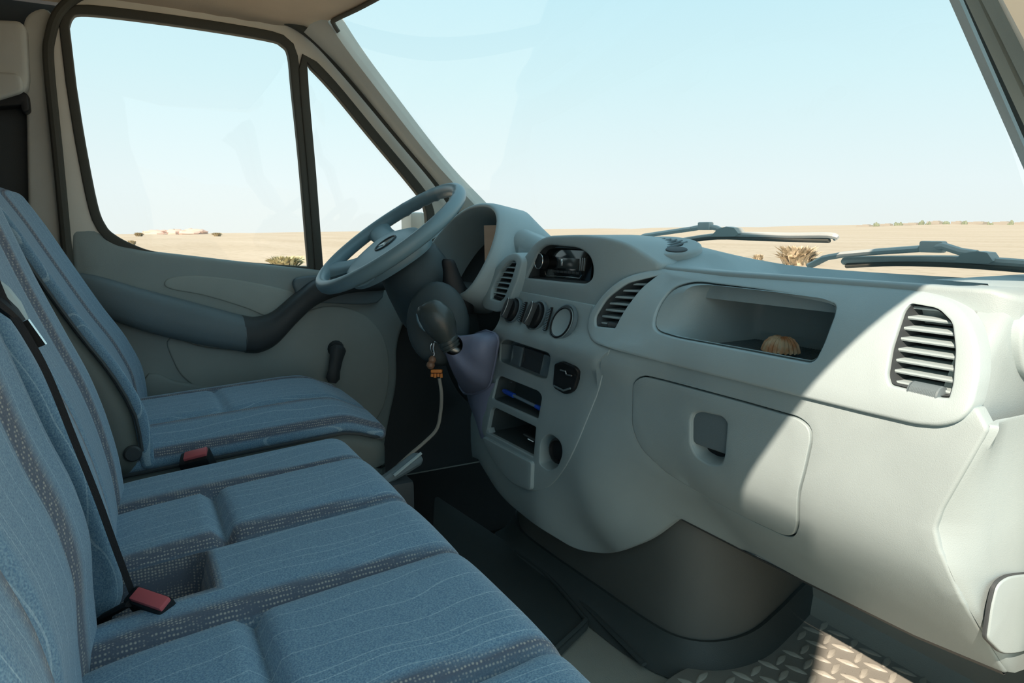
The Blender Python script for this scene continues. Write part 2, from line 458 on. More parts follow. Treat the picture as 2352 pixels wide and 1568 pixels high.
mb = MB(); mb.tube([a + (b-a)*t for t in (-0.16, -0.08, 0, .3, .7, .95, 1.1)], [.012, .021, .025, .02, .018, .021, .012], 12, flat=0.55, up=(1, 0, 0))
mb.lathe([(0, 0), (.028, 0), (.026, .02), (.02, .03), (0, .03)], 16, frame(a + np.array([-.045, 0, 0]), (0, 1, 0), (1, 0, 0)))
mb.build('window_winder', M['dark'], door)
# frame and seals
SF = Surf('X', lambda y, z: -0.848 + 0.03 * max(0, z - 0.8), (-1, 0, 0), -0.84)
GL = catmull([(155, 61), (163, 39), (184, 30), (269, 37), (449, 61), (612, 88), (649, 102), (665, 127), (673, 204), (690, 367), (711, 615)], 4) + catmull([(711, 616), (531, 602), (367, 583), (306, 565), (261, 541), (239, 518), (220, 469), (192, 327), (171, 196)], 4)
QG = catmull([(701, 141), (760, 203), (850, 312), (950, 432), (974, 470), (982, 520), (985, 660)], 4) + [np.array((741., 640.)), np.array((722., 400.)), np.array((706., 220.))]
RB = offset2(resample(GL, 90), 15)
QR = offset2(resample(QG, 70), 14)
OUTER = [np.array(p, float) for p in fillet([(118, 90, 30), (130, 30, 30), (180, -2, 25), (280, 2), (470, 24), (640, 46), (718, 76, 30), (800, 158), (922, 302), (1028, 428, 30), (1055, 500), (1065, 700), (175, 700), (160, 500), (140, 300)], 14)]
panel('window_frame', OUTER, SF, M['paint'], door, holes=[RB, QR], spacing=0.06, lip=0.004, depth=0.03)
def ring(name, o, h, S, mat, parent, off, depth=0.02, lip=0.004):
    return panel2(name, px(S, o), [px(S, h)], S, mat, parent, spacing=0.05, lip=lip, depth=depth, off=off)
ring('window_channel', RB, GL, SF, M['rubber'], door, -0.006)
ring('quarter_seal', QR, QG, SF, M['rubber'], door, -0.010)
w2 = panel2('window_2', px(SF, GL), [], SF, M['glass'], None, spacing=0.2, lip=0.0005, depth=0.003, off=0.008)
tag(w2, 'clear driver door side window', None, kind='structure')
w3 = panel2('window_3', px(SF, QG), [], SF, M['glass'], None, spacing=0.2, lip=0.0005, depth=0.003, off=0.008)
tag(w3, 'clear triangular quarter window ahead of the driver door', None, kind='structure')
# body seal round the opening
path = [un(x, y, 0, X) for x, y, X in catmull([(170, 760, -.845), (152, 560, -.842), (132, 350, -.835), (112, 150, -.83), (115, 85, -.83), (136, 28, -.828), (185, -12, -.825), (250, -26, -.822), (400, -14, -.822), (540, 14, -.82), (645, 42, -.818), (714, 82, -.815), (793, 166, -.812), (913, 310, -.81), (1013, 432, -.81), (1066, 528, -.81), (1080, 640, -.81)], 6)]
seal = MB().tube(path, 0.0120, 10).build('trim_2', M['rubber'])
tag(seal, 'black rubber seal round the driver door opening', None, kind='structure')

# ---- windscreen and its pillars
def ws(x, t):
    q = 1 - (x / 0.75) ** 2
    return np.array([x, 0.51 + 0.10 * q + (0.60 + 0.05 * q) * t, 1.352 - 0.67 * t])
xs = np.linspace(-0.76, 0.76, 25)
mb = MB(); mb.loft([[ws(x, t) for x in xs] for t in np.linspace(-0.02, 1.05, 11)])
w1 = mb.build('window_1', M['glass'])
tag(w1, 'wide curved windscreen above the dashboard', None, kind='structure')
def strip(name, cols, mat, label, parent=None):
    """cols: list of 3D polylines with equal counts, lofted side by side."""
    o = MB().loft(cols).build(name, mat, parent)
    if label: tag(o, label, None, kind='structure')
    return o
ts = np.linspace(-0.03, 1.12, 24)
gx = lambda t: 0.735
e1 = [un(*p, 0, -.725) for p in catmull([(758, 40), (800, 105), (862, 190), (1000, 368), (1108, 482), (1180, 560)], 6)]
e2 = [un(*p, 0, -.80) for p in catmull([(698, 74), (735, 108), (800, 176), (915, 314), (1020, 440), (1085, 540)], 6)]
em = [0.5 * (a + b) + np.array([0.02, -0.012, 0]) for a, b in zip(e1, e2)]
eb = [a + np.array([-0.015, 0.035, 0.01]) for a in e1]
ec = [a + np.array([-0.02, 0.02, 0]) for a in e2]
strip('trim_3', [eb, e1, [0.25*a + 0.75*b + np.array([.006, -.004, 0]) for a, b in zip(em, e1)], em, [0.25*b + 0.75*a + np.array([.004, -.004, 0]) for a, b in zip(em, e2)], e2, ec], M['pillar'], 'grey left windscreen pillar trim beside the steering wheel')
hdr = [un(778, 74, 0, -.715), un(766, 54, 0, -.712)] + [ws(x, 0.0) + np.array([0, -.010, -.006]) for x in np.linspace(-.69, .72, 14)]
o = MB().tube(catmull(hdr, 3), .006, 8).build('trim_8', M['rubber'])
tag(o, 'black rubber seal along the top edge of the windscreen', None, kind='structure')
# right pillar: strips from the glass outwards, mirrored in build
def rp_(x0, y0, x1, y1, X): return [un(x0 + (x1-x0)*t, y0 + (y1-y0)*t, 0, X) for t in np.linspace(-1.8, 1.9, 20)]
r0 = rp_(2180, 0, 2352, 390, .755)
r1 = rp_(2203, 0, 2375, 390, .775)
r2 = rp_(2226, 0, 2402, 390, .80)
r3 = rp_(2247, 0, 2430, 390, .815)
r4 = rp_(2256, 0, 2445, 390, .82)
r5 = rp_(2292, 0, 2490, 390, .845)
r6 = rp_(2304, 0, 2510, 390, .86)
sh = lambda r, d: [p + np.array(d) for p in r]
o = strip('trim_4', [sh(r0, (0.0, .03, .02)), r0, r1], M['dash'], 'grey right windscreen pillar edge strip')
o = strip('trim_5', [sh(r1, (0, .004, .004)), sh([(a+b)/2 for a, b in zip(r1, r2)], (.0, .006, .006)), r2], M['rubber'], 'black rubber strip along the right windscreen pillar')
o = strip('trim_6', [r2, sh([(a+b)/2 for a, b in zip(r2, r3)], (-.004, -.004, -.002)), r3, sh(r3, (.004, .012, 0)), sh(r4, (.0, .012, 0)), r4, sh([(a+b)/2 for a, b in zip(r4, r5)], (-.004, -.006, 0)), r5], M['door'], 'ribbed grey trim of the right windscreen pillar')
o = strip('trim_7', [r5, r6, sh(r6, (.05, .04, 0)), sh(r6, (.09, .10, 0)), sh(r6, (.05, .2, 0.05))], M['paint'], 'cream painted right door pillar')

# ---- belt housing on the rear pillar
bh = thing('belt_guide', 'beige seat belt guide cover at the rear door pillar', 'belt guide', un(20, 150, 0, -.80))
SB = Surf('X', lambda y, z: -0.80, (-1, 0, 0), -0.8)
panel('cover', [(-60, 55), (44, 58), (50, 175, 6), (46, 200), (-60, 215)], SB, M['pillar'], bh, spacing=0.05, lip=0.012, depth=0.05, r=10)
panel('lip', [(-60, 172), (40, 178), (46, 205), (-10, 222), (-60, 225)], SB, M['pillar'], bh, spacing=0.05, lip=0.008, depth=0.03, off=-0.012, r=8)
panel('slot', [(-60, 222), (46, 210), (58, 216), (62, 250, 6), (52, 254), (48, 236), (-60, 245)], SB, M['black'], bh, spacing=0.05, lip=0.004, depth=0.04, off=0.01, r=4)

# ---- unseen shadow casters added beside the van: a roof-edge slab and a screen
slab = thing('shadow_slab', 'unseen slab added along the right roof edge to shade the cab', 'shadow_slab', (1.0, -0.2, 1.45))
MB().box((.975, 0.07, 1.405), (.125, .73, .045), None, .012).build('slab_box', M['paint'], slab)
scn = thing('shadow_screen', 'unseen grey screen added behind the passenger door to shade bench and floor', 'screen', (1.2, -.70, -.65))  # added out of view to keep sun off the bench and trim the floor patch
MB().box((1.20, -0.70, .6075), (.32, .006, 1.2575), None, .003).build('shadow_sheet', M['pillar'], scn)
for x in (.895, 1.505): MB().tube([(x, -.715, -.65), (x, -.715, 1.865)], .012, 8).build('shadow_pole', M['steel'], scn)

# ================================================================== DASHBOARD
P_PASS = interp([(.80, .96), (.75, .872), (.735, .848), (.71, .816), (.68, .789), (.64, .766), (.60, .752), (.55, .746), (.48, .744), (.44, .750), (.40, .770), (.36, .802), (.31, .850), (.26, .900)])
P_CENT = interp([(.80, .83), (.74, .772), (.70, .764), (.67, .757), (.64, .748), (.615, .738), (.598, .722), (.582, .708), (.567, .707), (.55, .716), (.53, .724), (.48, .716), (.40, .703), (.32, .698), (.26, .698), (.20, .704), (.16, .714), (.10, .73)])
def dash_y(x, z):
    w = sstep(0.17, 0.42, x) if z < .62 else sstep(0.17, 0.30, x)
    y = P_CENT(z) * (1 - w) + P_PASS(z) * w
    if x < -0.17: y += 1.2 * (x + 0.17) ** 2
    if z < .38: y += sstep(.02, .18, x) * (1 - w) * (.16 * (.38 - z) + 1.1 * (.38 - z) ** 2)
    return y
S = Surf('Y', dash_y, (0, 1, 0), 0.75)
dash = thing('dashboard', 'grey moulded van dashboard under the windscreen', 'dashboard', (0, 0.9, 0.3))

def recess(name, loop, S, mat, parent, depth, taper=0.004, off=0.0, mouth=0.0, shift=(0, 0), spacing=0.03):
    """Open box behind a hole: walls from the loop back to a smaller floor."""
    l0 = loop; l2 = [p + np.array(shift) for p in offset2(loop, -taper)]
    lm = [p + np.array(shift) * 0.5 for p in offset2(loop, -taper * 0.6)]
    rows = [[S.at(p[0], p[1], off + mouth) for p in l0], [S.at(p[0], p[1], off + mouth + depth * 0.5) for p in lm], [S.at(p[0], p[1], off + mouth + depth) for p in l2]]
    mb = MB().loft(rows, closed=True)
    v, f = cdt(l2, [], spacing); mb.add([S.at(p[0], p[1], off + mouth + depth) for p in v], f)
    return mb.build(name, mat, parent, sharp=30)
def ell(cx, cy, rx, ry, n=28, rot=0):
    c, s = math.cos(rot), math.sin(rot)
    return [np.array([cx + rx*math.cos(t)*c - ry*math.sin(t)*s, cy + rx*math.cos(t)*s + ry*math.sin(t)*c]) for t in [2*math.pi*k/n for k in range(n)]]
def L(pts, r=8): return px(S, fillet(pts, r))
def span(loop, z):
    """X range of a loop at height z."""
    xs = []
    for i in range(len(loop)):
        (x1, y1), (x2, y2) = loop[i-1], loop[i]
        if (y1 > z) != (y2 > z): xs.append(x1 + (z - y1) * (x2 - x1) / (y2 - y1))
    return (min(xs), max(xs)) if len(xs) >= 2 else None
def slats(loop, n, mat, parent, off=0.012, deep=0.024, tilt=0.04, th=0.0018, name='slat', z0=None, z1=None):
    zs = [p[1] for p in loop]; lo = min(zs) if z0 is None else z0; hi = max(zs) if z1 is None else z1
    for k in range(n):
        z = lo + (hi - lo) * (k + 0.7) / (n + 0.4)
        s = span(loop, z)
        if not s: continue
        a, b = s; a -= .002; b += .002
        mb = MB(); rows = []
        for x in np.linspace(a, b, 6):
            y = S.at(x, z)[1] + off
            rows.append([np.array([x, y, z + th]), np.array([x, y - .001, z]), np.array([x, y, z - th]), np.array([x, y + deep, z - th + deep * tilt]), np.array([x, y + deep, z + th + deep * tilt])])
        mb.loft(rows, closed=True, cap0=True, cap1=True).build(name, mat, parent, sharp=30)

# ---- glovebox door and lower panel
GB = L([(1457, 880, 18), (1478, 866, 16), (1520, 876), (1700, 925), (1835, 964, 16), (1858, 984, 14), (1860, 1010), (1846, 1075), (1831, 1130), (1829, 1205, 12), (1818, 1228, 12), (1796, 1225), (1720, 1190), (1610, 1132), (1530, 1082), (1475, 1030, 30), (1455, 980)], 20)
LOW = L([(1388, 800, 3), (1560, 838), (1800, 896), (1990, 941), (2110, 969, 20), (2165, 973, 20), (2206, 964, 14), (2236, 944, 4), (2258, 985, 6), (2215, 1060), (2155, 1165), (2138, 1212), (2150, 1262), (2200, 1375), (2300, 1541, 4), (2100, 1458), (1840, 1330), (1700, 1260), (1552, 1184, 20), (1482, 1238, 30), (1400, 1270, 30), (1325, 1262, 30), (1230, 1205, 30), (1150, 1140, 40), (1095, 1050), (1090, 900), (1092, 885, 2), (1118, 885, 2), (1118, 985, 20), (1145, 1055, 40), (1185, 1105, 30), (1222, 1118, 20), (1256, 1108, 20), (1288, 1072, 30), (1316, 1016, 40), (1362, 905)], 14)
lower = panel2('lower_panel', LOW, [offset2(GB, .0055)], S, M['dash'], dash, spacing=0.022, lip=0.004, depth=0.012, hlip=.0015)
LT = L([(1583, 962, 14), (1590, 944, 12), (1606, 938, 8), (1660, 950, 10), (1676, 968, 10), (1670, 1048, 10), (1662, 1072, 14), (1632, 1072, 12), (1598, 1052, 20), (1583, 1020)], 10)
gb = panel2('glovebox_door', GB, [LT], S, M['dash'], dash, spacing=0.02, lip=0.0015, depth=0.02, off=-0.002, hlip=.004)
recess('latch_bowl', offset2(LT, -.003), S, M['dash'], gb, 0.028, 0.012, off=-0.002, mouth=.002)
LP = L([(1588, 952, 10), (1600, 944), (1660, 956), (1676, 974, 8), (1670, 1042, 10), (1588, 1014)], 10)
panel2('latch', LP, [], S, M['arm'], gb, spacing=0.02, lip=0.004, depth=0.012, off=0.004)
recess('seam_backing', offset2(GB, .009), S, M['black'], dash, 0.004, 0.0, mouth=.016)

# ---- upper passenger trim with tray and vents
TRIM = L([(1358, 752, 10), (1363, 722, 16), (1395, 676, 30), (1442, 640, 30), (1512, 623, 20), (1700, 636), (2040, 668), (2130, 680, 40), (2188, 702, 40), (2228, 748, 40), (2244, 810), (2243, 870), (2228, 932, 24), (2203, 957, 24), (2165, 967, 30), (2110, 963, 20), (1990, 936), (1800, 891), (1560, 833), (1412, 794, 20), (1372, 778, 14)], 20)
VL = L([(1372, 752, 6), (1371, 728, 14), (1398, 682, 20), (1445, 647, 16), (1526, 628, 2), (1482, 662, 20), (1444, 712, 20), (1420, 757, 5)], 10)
VR = L([(2078, 712, 14), (2100, 690, 12), (2168, 702, 16), (2202, 736, 14), (2209, 800), (2203, 880, 12), (2192, 918, 10), (2168, 918, 8), (2048, 888, 10), (2040, 862, 10), (2050, 800)], 12)
TRAY = L([(1500, 762, 30), (1512, 705, 30), (1548, 658, 26), (1605, 641, 26), (1760, 660), (1905, 684, 16), (1934, 694, 14), (1932, 718, 14), (1905, 790), (1886, 828, 14), (1866, 838, 10), (1700, 806), (1560, 780)], 16)
trim = panel2('trim_panel', TRIM, [VL, TRAY, VR], S, M['trim'], dash, spacing=0.018, lip=0.005, depth=0.02, off=-0.008, hlip=.0025)
# tray body: flared mouth to a flat-floored box
n = 72
t0 = resample(TRAY, n)
bx0, bx1, bz0, bz1 = .372, .632, .614, .708
def rect(x0, x1, z0, z1, r):
    return fillet([(x0, z0), (x1, z0), (x1, z1), (x0, z1)], r, 6)
def match(loop, ref):
    """Resample LOOP so that it starts where REF does and runs the same way round."""
    l = resample(loop, len(ref))
    if (area2(l) > 0) != (area2(ref) > 0): l = l[::-1]
    c1 = np.mean(l, 0); c0 = np.mean(ref, 0)
    d = [np.arctan2(*( (p - c1) / (np.array([.27, .10])))[::-1]) for p in l]; a0 = np.arctan2(*((ref[0] - c0) / np.array([.27, .10]))[::-1])
    k = int(np.argmin([abs(math.atan2(math.sin(q - a0), math.cos(q - a0))) for q in d]))
    return l[k:] + l[:k]
b1 = match(rect(bx0 - .006, bx1 + .012, bz0 - .004, bz1 + .006, .03), t0)
b2 = match(rect(bx0, bx1, bz0, bz1, .02), t0)
tl = offset2(t0, -.005)
rows = [[S.at(*p, -.003) for p in tl], [np.array([p[0], S.at(*q, 0)[1] * .5 + .5 * .80, p[1]]) for p, q in zip([(a*.45 + b*.55) for a, b in zip(tl, b1)], tl)], [np.array([p[0], .825, p[1]]) for p in b1], [np.array([p[0], .93, p[1]]) for p in b2], [np.array([p[0], .95, p[1]]) for p in offset2(b2, -.012)]]
mb = MB().loft(rows, closed=True, cap1=True)
tray = mb.build('open_tray', M['dash'], dash, sharp=60)
mb = MB()
for k in range(44):
    x = bx0 + .018 + (bx1 - bx0 - .036) * k / 43
    mb.box((x, .865, bz0 + .0016), (.0011, .065, .0010))
o = mb.build('ribbed_mat', M['arm'], tray, smooth=False); o['kind'] = 'stuff'
# vents
for V, ns, z0 in ((VL, 8, None), (VR, 8, None)):
    vi = offset2(V, -.004)
    h = recess('vent_duct', vi, S, M['dark'], trim, 0.055, 0.006, mouth=-.004)
    slats(offset2(V, .001), ns, M['trim'], trim, off=.004 if V is VR else .006, deep=.03)
def wheelie(name, x0, y0, x1, y1, rpx, mat, parent, d=0.0):
    a, b = S.at(*S.hit(x0, y0), d), S.at(*S.hit(x1, y1), d)
    r = rpx / F_PX * 1.25; mb = MB(); N = 18
    mb.tube([a + (b - a) * t for t in (-.06, 0, .05)], [r * .5, r * .95, r], 12)
    path = []; rad = []
    for k in range(2 * N + 1): path.append(a + (b - a) * (.05 + .9 * k / (2 * N))); rad.append(r if k % 2 else r * .9)
    mb.tube(path, rad, 14)
    mb.tube([a + (b - a) * t for t in (.95, 1, 1.06)], [r, r * .95, r * .5], 12)
    return mb.build(name, mat, parent)
wheelie('vent_thumbwheel', 2090, 898, 2160, 913, 15, M['arm'], trim, d=.004)
wheelie('vent_thumbwheel', 1393, 746, 1420, 752, 8, M['dark'], trim, d=.006)

# ---- right end cap and side kick panel
plan = catmull([(.785, .764), (.800, .766), (.811, .772), (.817, .788), (.820, .83), (.824, 1.0), (.826, 1.18)], 5)
def endrow(z, dx, dy): return [np.array([p[0] - dx, p[1] + dy + .004 + (P_PASS(max(z, .6)) - .752) * (1 if p[1] < .80 else max(0, 1 - (p[1] - .80) / .25)), z]) for p in plan]
rows = [endrow(.566, .006, .012), endrow(.574, .002, .004), endrow(.582, 0, 0), endrow(.62, 0, 0), endrow(.66, 0, 0), endrow(.70, 0, 0), endrow(.722, .003, .003), endrow(.733, .010, .010), endrow(.738, .022, .022)]
rows.append([np.array([min(p[0], .70), max(p[1], .84), .739]) for p in rows[-1]])
MB().loft(rows).build('end_cap', M['dash'], dash, sharp=50)
SE = Surf('X', lambda y, z: .8225, (-1, 0, 0), .82)
o = panel('demist_bezel', catmull([(2338, 775), (2350, 738), (2385, 722), (2430, 760), (2430, 840), (2390, 872), (2352, 856), (2340, 820)], 4, True), SE, M['trim'], dash, spacing=.03, lip=.004, depth=.01, off=-.006)
panel('demist_grille', catmull([(2346, 780), (2356, 752), (2386, 738), (2420, 765), (2420, 835), (2388, 856), (2357, 842), (2347, 815)], 4, True), SE, M['dark'], o, spacing=.03, lip=.002, depth=.004, off=-.008)
edge = [S.at(*S.hit(x, y)) for x, y in catmull([(2240, 968), (2258, 985), (2215, 1060), (2155, 1165), (2138, 1212), (2150, 1262), (2200, 1375), (2300, 1541)], 6)]
edge = [p + np.array([.0035, .005, 0]) for p in edge]
cols = [edge, [p + np.array([.006, .006, 0]) for p in edge], [np.array([p[0] * .35 + .65 * .842, p[1] + .022, p[2]]) for p in edge], [np.array([.842, p[1] + .045, p[2]]) for p in edge], [np.array([.845, p[1] + .12, p[2]]) for p in edge], [np.array([.848, p[1] + .32, p[2]]) for p in edge]]
kick = MB().loft(cols).build('kick_panel', M['dash'], dash, sharp=60)
SK = Surf('X', lambda y, z: KX0, (-1, 0, 0), .79)
KX0 = .847
CV = [(2420, 1312), (2312, 1326, 24), (2288, 1342, 24), (2276, 1390), (2266, 1462, 8), (2298, 1494, 10), (2330, 1494), (2420, 1470)]
panel('cover_gap', [(2424, 1308), (2310, 1322, 24), (2284, 1340, 24), (2272, 1390), (2261, 1464, 8), (2296, 1499, 10), (2330, 1499), (2424, 1475)], SK, M['dark'], kick, spacing=.04, lip=.0005, depth=.003, off=-.0008, r=14)
panel('access_cover', CV, SK, M['dash'], kick, spacing=.04, lip=.002, depth=.003, off=-.003, r=14)
# underside lip of the passenger side
bot = [S.at(*S.hit(x, y)) for x, y in [(1552, 1184), (1700, 1260), (1840, 1330), (2100, 1458), (2300, 1541)]]
MB().loft([bot, [p + np.array([0, .008, -.008]) for p in bot], [p + np.array([0, .05, .0]) for p in bot], [p + np.array([0, .3, .05]) for p in bot]]).build('under_tray', M['dark'], dash)

# ---- top pad: a height field up to the windscreen
def top_z(x, y):
    z = .736 + .018 * math.exp(-((x - .24) / .09) ** 2 - ((y - .93) / .07) ** 2) + .046 * math.exp(-((x - .0) / .23) ** 2) * (1 - sstep(1.02, 1.24, y)) * (1 - sstep(.08, .20, x) * (1 - sstep(.83, .95, y)))
    z += .025 * math.exp(-((x + .44) / .20) ** 2) * (1 - sstep(.85, 1.2, y))
    z -= .02 * sstep(1.0, 1.28, y)
    d = (1 - abs((x - .52) / .23) ** 3) ; e = (1 - abs((y - .985) / .115) ** 3)
    if d > 0 and e > 0: z -= .022 * min(1, 3.0 * d) * min(1, 3.0 * e)
    z -= .02 * sstep(.80, .845, x)
    return z
ST = Surf('Z', top_z, (0, 0, -1), .735)
def ymax(x): return 0.51 + 0.10 * (1 - (x / .75) ** 2) + (0.60 + .05 * (1 - (x / .75) ** 2)) * .955
tp = [(.815, .85), (.80, .84), (.60, .838), (.28, .835), (.20, .835), (-.10, .82), (-.20, .85), (-.235, .98), (-.64, .98), (-.66, .82), (-.80, .80)]
tb = [(x, ymax(x)) for x in np.linspace(-.80, .815, 18)]
panel2('top_pad', resample([np.array(p) for p in tp + tb], 160), [], ST, M['dash'], dash, spacing=.025, lip=.006, depth=.04, sharp=60)
# grille on the top pad
Cg = un(1526, 572, 1, .89)
gn = np.array([.14, -.28, .95]); gn /= np.linalg.norm(gn)
gx_ = np.array([.95, .28, -.12]); gx_ -= gn * (gx_ @ gn); gx_ /= np.linalg.norm(gx_); gy_ = np.cross(gn, gx_)
Cg = Cg + gn * .009 - np.array([0, .008, 0])
gat = lambda a, b, o=0.0: Cg + gx_ * a + gy_ * b - gn * o
sg = panel2('top_grille', ell(0, 0, .076, .046, 36), [ell(-.012, .008, .056, .026, 28)], None, M['dash'], dash, spacing=.03, lip=.006, depth=.05, fn=gat, hlip=.002)
panel2('grille_well', ell(-.012, .008, .057, .027, 28), [], None, M['black'], sg, spacing=.03, lip=.001, depth=.002, off=.008, fn=gat)
panel2('light_sensor', ell(.046, -.018, .020, .012, 20), [], None, M['dark'], sg, spacing=.03, lip=.002, depth=.004, off=-.002, fn=gat)
for k in range(7):
    q = -.050 + .0135 * k; hw = .026 * math.sqrt(max(.05, 1 - (( q + .012 - .002) / .058) ** 2))
    MB().tube([gat(q - .012 + .012 + t * .010, .008 + t * hw, .001) for t in (-1, 0, 1)], .0026, 6).build('grille_bar', M['arm'], sg)

# ---- centre pod with the radio bay
def pod_y(x, z): return .757 + .16 * (z - .67) + 2.2 * max(0, x - .11) ** 2
SP = Surf('Y', pod_y, (0, 1, 0), .77)
RO = px(SP, fillet([(1203, 642, 8), (1236, 570, 18), (1256, 557, 14), (1330, 564, 16), (1356, 582, 14), (1366, 612, 20), (1363, 642, 14), (1346, 657, 12), (1290, 652)], 10))
POD = px(SP, fillet([(1172, 668, 4), (1196, 606, 20), (1228, 562, 24), (1252, 549, 20), (1330, 547), (1390, 553, 20), (1436, 566, 20), (1474, 590, 16), (1508, 612, 6), (1442, 630, 20), (1392, 666, 20), (1366, 702, 4)], 20))
pod = panel2('radio_pod', POD, [RO], SP, M['dash'], dash, spacing=.02, lip=.007, depth=.12, sharp=60, hlip=.004)
recess('radio_bay', offset2(RO, -.0035), SP, M['dark'], pod, .075, .012, mouth=.004)
# ---- console face with climate controls and cubbies
FACE = L([(1172, 666, 4), (1364, 702, 4), (1352, 745, 20), (1362, 784, 16), (1400, 802, 4), (1372, 905), (1325, 1020, 60), (1296, 1078, 40), (1262, 1118, 30), (1222, 1128, 30), (1180, 1112, 40), (1138, 1060, 60), (1108, 985), (1108, 880), (1112, 790, 10), (1145, 745, 10), (1160, 700)], 10)
SW = L([(1150, 782, 8), (1164, 776, 8), (1262, 808, 12), (1268, 822, 8), (1258, 872, 8), (1240, 870), (1148, 832, 8)], 8)
PT = L([(1142, 868, 8), (1150, 860, 6), (1240, 896, 10), (1248, 910, 8), (1238, 966, 8), (1130, 918, 8)], 8)
CU = L([(1128, 940, 5), (1136, 932, 5), (1234, 978, 5), (1228, 1052, 4), (1118, 994, 4)], 5)
SPK = L([(1242, 1010, 14), (1262, 990, 14), (1290, 1010, 14), (1296, 1040, 14), (1284, 1074, 10), (1262, 1084, 10), (1238, 1066, 12)], 12)
face = panel2('console_face', FACE, [SW, PT, CU, SPK], S, M['dash'], dash, spacing=.016, lip=.0015, depth=.014, off=-.002, sharp=50, hlip=.0025)
for nm, lp, dp, mt in (('switch_bay', SW, .022, 'arm'), ('pen_tray', PT, .05, 'column'), ('cubby', CU, .11, 'column'), ('socket_bowl', SPK, .03, 'dash')):
    recess(nm, offset2(lp, -.002), S, M[mt], face, dp, .006, mouth=.0, spacing=.02)
# ashtray front in the switch bay, lid under the cubby
panel2('switch_blank', L([(1172, 794, 3), (1192, 800, 3), (1184, 846, 3), (1164, 838, 3)], 3), [], S, M['arm'], face, spacing=.02, lip=.002, depth=.006, off=.008)
panel2('switch_blank', L([(1196, 801, 3), (1238, 815, 3), (1228, 862, 3), (1187, 847, 3)], 3), [], S, M['dark'], face, spacing=.02, lip=.002, depth=.006, off=.010)
panel2('switch_blank', L([(1242, 816, 3), (1263, 824, 3), (1254, 868, 3), (1232, 861, 3)], 3), [], S, M['arm'], face, spacing=.02, lip=.002, depth=.006, off=.008)
panel2('lower_flap', L([(1117, 1004, 4), (1228, 1062, 4), (1226, 1122, 8), (1182, 1106, 30), (1140, 1055, 30)], 8), [], S, M['dash'], face, spacing=.02, lip=.003, depth=.005, off=-.010)
o = panel2('lighter_socket', L([(1284, 838, 4), (1300, 832, 6), (1330, 845, 8), (1335, 856, 8), (1325, 892, 8), (1308, 902, 8), (1280, 886, 8)], 8), [], S, M['black'], face, spacing=.02, lip=.003, depth=.006, off=-.010)
MB().tube([S.at(*S.hit(*p), -.013) for p in [(1300, 848), (1312, 851), (1314, 858), (1326, 861)]], .0016, 6).build('socket_symbol', M['steel'], o)
MB().tube([S.at(*S.hit(*p), -.012) for p in [(1284, 884), (1306, 895), (1322, 890)]], .002, 6).build('socket_rim', M['arm'], o)
c = S.at(*S.hit(1276, 1036), .012)
o = MB().lathe([(.026, 0), (.026, .008), (.021, .011), (.019, .004), (0, .004)], 22, frame(c, (1, 0, 0), (.2, -1, .1))).build('power_socket', M['black'], face)
# climate knobs
def knob(x, y, r, ptr, plain=False):
    c = S.at(*S.hit(x, y), -.010)
    e = .004; n1 = S.at(*(S.hit(x, y) + np.array([0, e])))[1]; n0 = S.at(*(S.hit(x, y) - np.array([0, e])))[1]
    nrm = (0, -1, (n1 - n0) / (2 * e))
    Mx = frame(c, (1, 0, 0), nrm)
    bz = MB().lathe([(r * 1.22, -.004), (r * 1.22, .001), (r * 1.12, .003), (r * 1.02, .0005), (r * .98, -.004)], 32, Mx, False).build('knob_bezel', M['arm'], face)
    if plain:
        MB().lathe([(r, -.002), (r, .003), (r * .93, .005), (r * .80, .003), (r * .45, .001), (0, .0)], 32, Mx).build('blank_disc', M['dash'], bz)
        MB().lathe([(r * .99, .0035), (r * 1.0, .0052), (r * .92, .0062), (r * .86, .0045)], 32, Mx, False).build('disc_ring', M['black'], bz)
    else:
        MB().lathe([(r, -.002), (r, .008), (r * .92, .011), (0, .011)], 32, Mx).build('control_knob', M['black'], bz)
        mb = MB(); mb.box((0, 0, .016), (r * .28, r * .88, .007), Mx @ Matrix.Rotation(ptr, 4, 'Z'), .003); mb.build('knob_grip', M['dark'], bz)
        MB().tube([Mx @ Matrix.Rotation(ptr, 4, 'Z') @ Vector((r*.28*math.cos(q), r*.88*math.sin(q), .0225)) for q in [2*math.pi*k/24 for k in range(24)]], .0009, 5, closed=True).build('knob_line', M['steel'], bz)
knob(1187, 712, .025, -.12); knob(1241, 725, .028, -.12); knob(1302, 741, .033, 0, True)
def slider(x0, y0, x1, y1, nr):
    a, b = S.at(*S.hit(x0, y0), -.007), S.at(*S.hit(x1, y1), -.007)
    o = MB().tube([a, b], .007, 8, flat=.4, up=(0, 1, 0)).build('slider_slot', M['black'], face)
    mb = MB()
    for k in range(nr): mb.tube([a + (b-a)*(k+.5)/nr + np.array([-.005, -.004, 0]), a + (b-a)*(k+.5)/nr + np.array([.005, -.004, 0])], .0013, 5)
    q = mb.build('slider_teeth', M['arm'], o); q['kind'] = 'stuff'
slider(1214, 694, 1201, 738, 10); slider(1273, 707, 1259, 757, 14)
